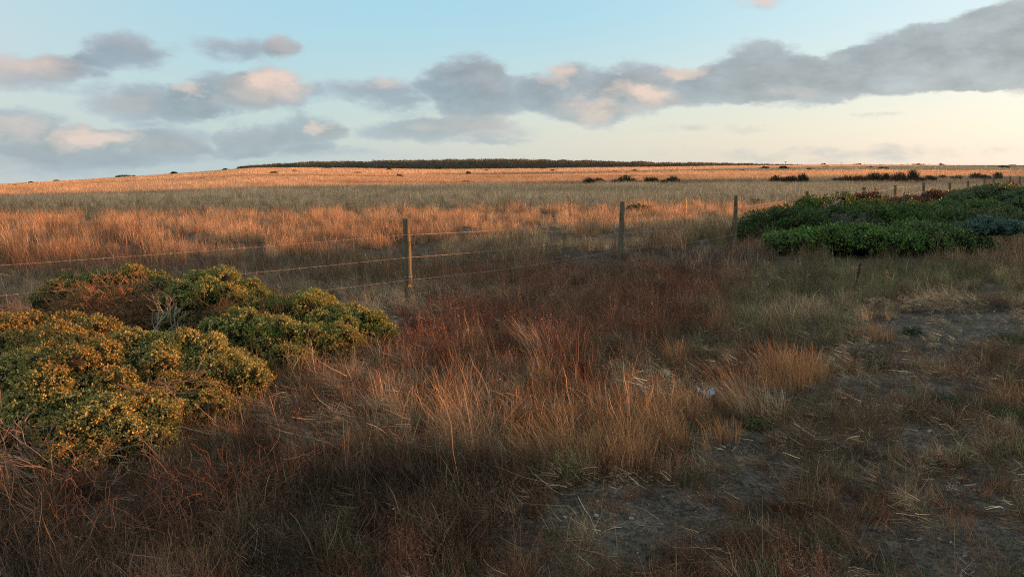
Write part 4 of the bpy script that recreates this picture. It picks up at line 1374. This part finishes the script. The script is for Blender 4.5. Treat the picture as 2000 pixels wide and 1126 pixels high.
far_layer("meadow_grass", far, 60000, 46, 150, 1.0, "pale dry grass of the wide field in the middle distance", 401)
far_layer("hill_grass", vfar, 48000, 145, 435, 1.1, "dry grass over the far rise below the dark scrub", 501)

# ------------------------------------------------------------------ single plants and bits one can point at
def bunch(px, py, seed, label, n=260, h=.42, rad=.18, col=C_ORANGE * 1.5, lean=(-.15, 0), name="bunch_grass", w=.0032, group="orange bunch grasses standing above the low growth"):
    r = np.random.default_rng(seed); x, y = at(px, py)
    a = r.uniform(0, 2 * math.pi, n); rr = rad * np.sqrt(r.uniform(0, 1, n))
    X0 = x + rr * np.cos(a); Y0 = y + rr * np.sin(a) * .7
    H = h * np.exp(r.normal(0, .22, n)).clip(.4, 1.5)
    s = 7; q = np.linspace(0, 1, s)
    ox = (r.normal(lean[0], .16, n) + .5 * np.cos(a) * rr / rad * .4) * H; oy = r.normal(lean[1], .16, n) * H
    Pc = np.stack([np.stack([X0 + ox * t_ ** 1.7, Y0 + oy * t_ ** 1.7, gz(X0, Y0) - .02 + H * t_ * (1 - .12 * t_)], 1) for t_ in q], 1)
    Wd = w * (1 - .65 * q)[None] * r.uniform(.6, 1.3, (n, 1)); hd = r.uniform(0, 1, n) < .5
    Wd[hd, -2] *= 2.4; Wd[hd, -3] *= 1.9
    sa = r.uniform(0, 2 * math.pi, n)
    V, F = ribbons(Pc, Wd, np.stack([np.cos(sa), np.sin(sa), sa * 0], 1))
    C = np.asarray(col)[None] * np.exp(r.normal(0, .25, (n, 1)))
    ac = Acc(); ac.add(V, F, np.repeat(C, s * 2, 0))
    o = ac.build(name, M_STALK, loc=(x, y, gz1(x, y)))
    tag(o, label, "grass tuft", group)


bunch(1535, 762, 1, "bright orange bunch grass, tallest clump right of the white scrap", 336, 0.368, .26)
bunch(1590, 745, 2, "orange bunch grass just right of the tallest clump", 176, 0.272, .16)
bunch(1440, 800, 3, "leaning orange bunch grass next to the white scrap", 176, 0.336, .16, lean=(-.3, 0))
bunch(1480, 815, 4, "paler bunch grass in front of the tallest orange clump", 192, 0.272, .22, C_STRAW, lean=(-.3, -.1))
bunch(1410, 865, 5, "short dense orange tuft at the edge of the bare soil", 192, 0.160, .14)
bunch(1210, 915, 6, "red orange bunch grass behind the bare soil patch", 240, 0.272, .24)
bunch(1090, 905, 7, "wide orange bunch grass in the middle foreground", 256, 0.272, .30, lean=(-.25, 0))
bunch(930, 860, 8, "brownish orange bunch grass left of the wide one", 208, 0.240, .28, C_STRAW * .9)
bunch(1295, 870, 9, "orange bunch grass between the bare soil and the white scrap", 192, 0.240, .2, lean=(-.3, 0))
bunch(1720, 668, 10, "thin orange tuft at the near edge of the green grass", 96, 0.256, .16)
bunch(1985, 790, 11, "low orange tuft at the right edge of the photo", 160, 0.136, .25)
bunch(1050, 700, 12, "leaning straw tuft in the rusty weeds", 112, 0.336, .16, C_STRAW, lean=(-.4, 0))
bunch(1350, 955, 13, "olive tuft standing alone on the bare soil", 192, 0.136, .16, (.09, .085, .04), lean=(.1, 0), group="olive and brown tufts on the bare soil")
bunch(1555, 880, 14, "brown tuft on the bare soil, leftmost of two beside each other", 256, 0.192, .22, (.13, .085, .05), lean=(.0, 0), group="olive and brown tufts on the bare soil")
bunch(1690, 860, 15, "reddish brown tuft right of its brown neighbour", 240, 0.160, .25, (.13, .07, .04), lean=(.05, 0), group="olive and brown tufts on the bare soil")
bunch(1320, 720, 16, "narrow upright orange tuft below the red weeds", 88, 0.288, .08)


def stalk(px, py, h, seed, label, col=(.30, .19, .11), lean=(0, 0), head=None, rad=.003, branches=3, name="dry_stalk", cat="stalk", group="single tall stalks standing out of the weeds"):
    r = np.random.default_rng(seed); x, y = at(px, py); z = gz1(x, y)
    root = empty(name, (x, y, z), label, cat, group)
    q = np.linspace(0, 1, 8)[:, None]
    Pc = np.array([x, y, z - .03]) + np.concatenate([lean[0] * h * q ** 1.5 + r.normal(0, .006, (8, 1)), lean[1] * h * q, h * q], 1)
    lines = [(Pc, np.linspace(rad, rad * .5, 8))]
    side = []
    for i in range(branches):
        k = r.integers(3, 8); d = norm(np.array([r.normal(0, .6), r.normal(0, .6), 1.0]))
        side.append((Pc[k] + d * np.linspace(0, h * .22, 8)[:, None] + r.normal(0, .003, (8, 3)), np.linspace(rad * .6, rad * .3, 8)))
    a = Acc(); lines_to(a, lines + side, col, r, .1, 4); a.build("stem", M_STALK, root)
    if head:
        n = 160; kq = r.uniform(.55 if head[1] else .8, 1, n)
        P = np.stack([np.interp(kq, q[:, 0], Pc[:, j]) for j in range(3)], 1) + r.normal(0, .009, (n, 3))
        V, F, C = leaves_at(r, P, norm(r.normal(0, 1, (n, 3))), 2, .014, .005, np.tile(np.array(head[0]), (n, 1)), offs=.004)
        b = Acc(); b.add(V, F, C); b.build("seed_head", M_STALK, root)


stalk(1125, 790, .72, 1, "tallest thin dry stalk rising through the straw in the middle", lean=(.03, 0))
stalk(1137, 772, .33, 2, "dark red dock stalk with a thick seed head", (.10, .03, .02), head=((.10, .025, .02), 1), rad=.005)
stalk(915, 755, .34, 3, "short pale crooked dry stalk left of the tallest stalk", lean=(-.25, 0))
stalk(790, 800, .52, 4, "thin reddish stalk leaning left beside the long sloping shrub", (.26, .12, .07), lean=(-.3, 0))
stalk(1668, 575, .50, 5, "dark brown dock stalk with seed head above the green grass", (.07, .04, .03), head=((.07, .04, .028), 1), rad=.007, lean=(.15, 0), branches=1)
stalk(1728, 600, .55, 6, "pale grass stalk with golden drooping head", (.34, .25, .13), head=((.42, .26, .11), 0), lean=(-.02, 0), branches=0)
stalk(1515, 735, .40, 7, "thin green upright stalk beside the tallest orange clump", (.08, .11, .03), branches=0)
stalk(1445, 540, .40, 8, "pale dry weed stalk with two small tops, left one", (.42, .36, .25), branches=4, rad=.005)
stalk(1478, 535, .38, 9, "pale dry weed stalk with small tops, right one", (.42, .36, .25), branches=4, rad=.005)
stalk(960, 835, .40, 10, "reddish thin stalk in front of the fallen straw", (.30, .13, .07), branches=1)
stalk(1072, 830, .36, 11, "upright reddish stalk in front of the tallest stalk", (.28, .14, .08), branches=0)
stalk(620, 760, .32, 12, "bent pale stalk sticking out of the fallen straw", (.42, .32, .2), lean=(-.3, 0), branches=0)
stalk(625, 1120, .34, 13, "straw coloured stalk at the bottom edge, left one of a fan", (.30, .22, .10), lean=(-.4, 0), branches=0)
stalk(640, 1125, .36, 14, "straw coloured stalk at the bottom edge, right one of a fan", (.30, .22, .10), lean=(.2, 0), branches=0)

# thicket of tall reddish dead stems at lower left
def stems(px, py, seed, n, h, rad, label, col=(.21, .095, .055)):
    r = np.random.default_rng(seed); x, y = at(px, py); lines = []
    for _ in range(n):
        a, q = r.uniform(0, 2 * math.pi), rad * math.sqrt(r.uniform())
        bx, by = x + q * math.cos(a), y + q * math.sin(a) * .6
        branch_lines(r, (bx, by, gz1(bx, by) - .02), (r.normal(0.05, .4), r.normal(0, .3), 1), h * r.uniform(.6, 1.1), 1, lines, .0032, spread=.45, grav=-.04, nseg=5, kids=(1, 2))
    a = Acc(); lines_to(a, lines, col, r, .35, 3)
    o = a.build("dead_weeds", M_STALK, loc=(x, y, gz1(x, y)))
    tag(o, label, "dead weeds", "thickets of reddish dead stems at lower left")


stems(420, 985, 1, 75, .34, .34, "tall reddish dead stems just right of the lying brush")
stems(330, 1040, 2, 60, .28, .32, "tangle of dead stems in front of the tall reddish ones")
stems(560, 950, 3, 40, .24, .30, "sparse reddish stems right of the tall thicket")
stems(90, 1060, 4, 60, .30, .36, "brown stems fanning out at the lower left corner", (.17, .09, .05))
stems(180, 1110, 5, 40, .24, .34, "brown stems along the bottom left edge", (.17, .085, .05))
stems(820, 1020, 6, 45, .20, .34, "low red brown stems in the dark weeds at bottom centre", (.16, .065, .035))
stems(700, 1080, 7, 40, .22, .34, "brown stems near the bottom edge left of centre", (.16, .08, .04))

# white scrap of litter
def scrap():
    x, y = at(1380, 782); z = gz1(x, y)
    u = np.linspace(0, 1, 22); v = np.linspace(0, 1, 14)
    UU, VV_ = np.meshgrid(u, v, indexing='ij')
    wob = fbm(UU * 4, VV_ * 4, 5, 3) - .5
    Xs_ = x - .07 + UU * .14 + wob * .03; Ys_ = y + VV_ * .10 + wob * .04 - UU * .02
    Zs_ = z + .04 + .035 * VV_ * (1 - UU * .5) - .05 * np.abs(UU - .5) * 0 + wob * .05 + .025 * np.cos(UU * 6)
    n0, n1 = UU.shape; top_ = np.stack([Xs_, Ys_, Zs_], -1).reshape(-1, 3); bot_ = top_ - [0, 0, .0015]
    ii = (np.arange(n0 - 1)[:, None] * n1 + np.arange(n1 - 1)[None]).ravel()
    F = np.stack([ii, ii + 1, ii + n1 + 1, ii + n1], 1)
    a = Acc(); a.add(top_, F, (.50, .60, .62)); a.add(bot_, F[:, ::-1], (.45, .58, .62))
    m = leaf_mat("thin_plastic", transl=.4, rough=.35, spec=.5)
    o = a.build("plastic_scrap", m, loc=(x, y, z), smooth=True)
    tag(o, "crumpled pale bluish white plastic scrap lying in the grass", "litter")


scrap()

# stones on the bare ground
def stone_mesh(r, x, y, z, s, flat=.55):
    V = BALL_V.copy()
    nz = vnoise(V[:, 0] * 1.7 + r.uniform(0, 50), V[:, 1] * 1.7 + V[:, 2] * 2.1, 3)
    V = V * (0.72 + .55 * nz)[:, None] * s * np.array([1, r.uniform(.6, .9), flat])
    a = r.uniform(0, 6.28); c, s_ = math.cos(a), math.sin(a)
    V = np.stack([V[:, 0] * c - V[:, 1] * s_, V[:, 0] * s_ + V[:, 1] * c, V[:, 2]], 1)
    return V + np.array([x, y, z + s * flat * .45])


M_STONE = leaf_mat("pale_stone", transl=0, rough=.9, spec=.15, noise=.35, nscale=60)
SN = [(1003, 1098, .020, "pale yellowish stone at the bottom edge of the bare soil"), (1168, 988, .016, "small pale stone at the left end of the bare soil"), (1858, 1049, .018, "whitish round stone at lower right"), (1836, 1046, .022, "yellowish stone beside the whitish one at lower right"),
      (1815, 848, .028, "brown rounded stone on the worn ground at right"), (1008, 1112, .02, "whitish flat stone, lowest at bottom centre"), (1104, 1017, .02, "pale flat stone left of the bare soil"), (1620, 842, .03, "light flat stone on the worn ground right of centre"), (1148, 1085, .018, "pale stone lying in the bare soil near the bottom")]
for i, (a_, b_, s_, lab) in enumerate(SN):
    r = np.random.default_rng(1700 + i); x, y = at(a_, b_); z = gz1(x, y)
    ac = Acc(); ac.add(stone_mesh(r, x, y, z, s_ * .65), BALL_F, (.34, .31, .25))
    tag(ac.build("stone", M_STONE, loc=(x, y, z), smooth=True), lab, "stone", "pale stones on the bare ground")
r = np.random.default_rng(90)
n = 5200; x, y = sample(n, 3.2, 11, .5); px, py = to_px(x, y); so = ell(px, py, Z_SOIL)
k = RNG.uniform(0, 1, n) < .1 + so * .85; x, y = x[k][:1900], y[k][:1900]
ac = Acc(); zz = gz(x, y)
sv, sf = uvball(7, 5)
for i in range(len(x)):
    s = .0045 + .014 * r.uniform() ** 4
    V = sv * s * np.array([1, .8, .6]) * r.uniform(.75, 1.2, (len(sv), 1))
    ac.add(V + np.array([x[i], y[i], zz[i] + s * .3]), sf, np.array([.27, .25, .21]) * math.exp(r.normal(0, .35)))
tag(ac.build("gravel", M_STONE), "fine pale gravel on the worn bare soil", "gravel", kind='stuff')

# small green rosettes
for i, (a_, b_, s_, lab, c) in enumerate([(1245, 762, .10, "x", None)][:0] + [
        (1975, 820, .16, "bright green low weed at the right edge", (.05, .10, .03)), (1990, 740, .16, "green low weed above the orange tuft at the right edge", (.045, .09, .03)),
        (1690, 700, .14, "grey green low weed on the worn path", (.06, .075, .05)), (1840, 795, .12, "small green weed with yellow flower dot", (.05, .085, .04)),
        (1780, 655, .10, "small green weed beside the worn path", (.05, .08, .03)), (1480, 845, .10, "yellow green low tuft in front of the orange grasses", (.085, .095, .025)),
        (1375, 700, .14, "green weed patch below the red weeds", (.04, .085, .025)), (1715, 720, .09, "tiny grey green weed on the worn path", (.06, .08, .055)),
        (1960, 665, .2, "green weed patch near the right edge", (.045, .075, .03))]):
    r = np.random.default_rng(1800 + i); x, y = at(a_, b_); z = gz1(x, y)
    n = 150; a = r.uniform(0, 6.28, n); q = s_ * np.sqrt(r.uniform(0, 1, n))
    P = np.stack([x + q * np.cos(a), y + q * np.sin(a), z + r.uniform(.0, .05, n)], 1)
    V, F, C = leaves_at(r, P, np.tile(np.array([[0, 0, 1.]]), (n, 1)), 3, .030, .006, np.tile(np.array(c), (n, 1)), spread=.7, offs=.012)
    ac = Acc(); ac.add(V, F, C)
    tag(ac.build("low_weed", M_LEAF, loc=(x, y, z)), lab, "weed", "small green weeds on the worn ground")
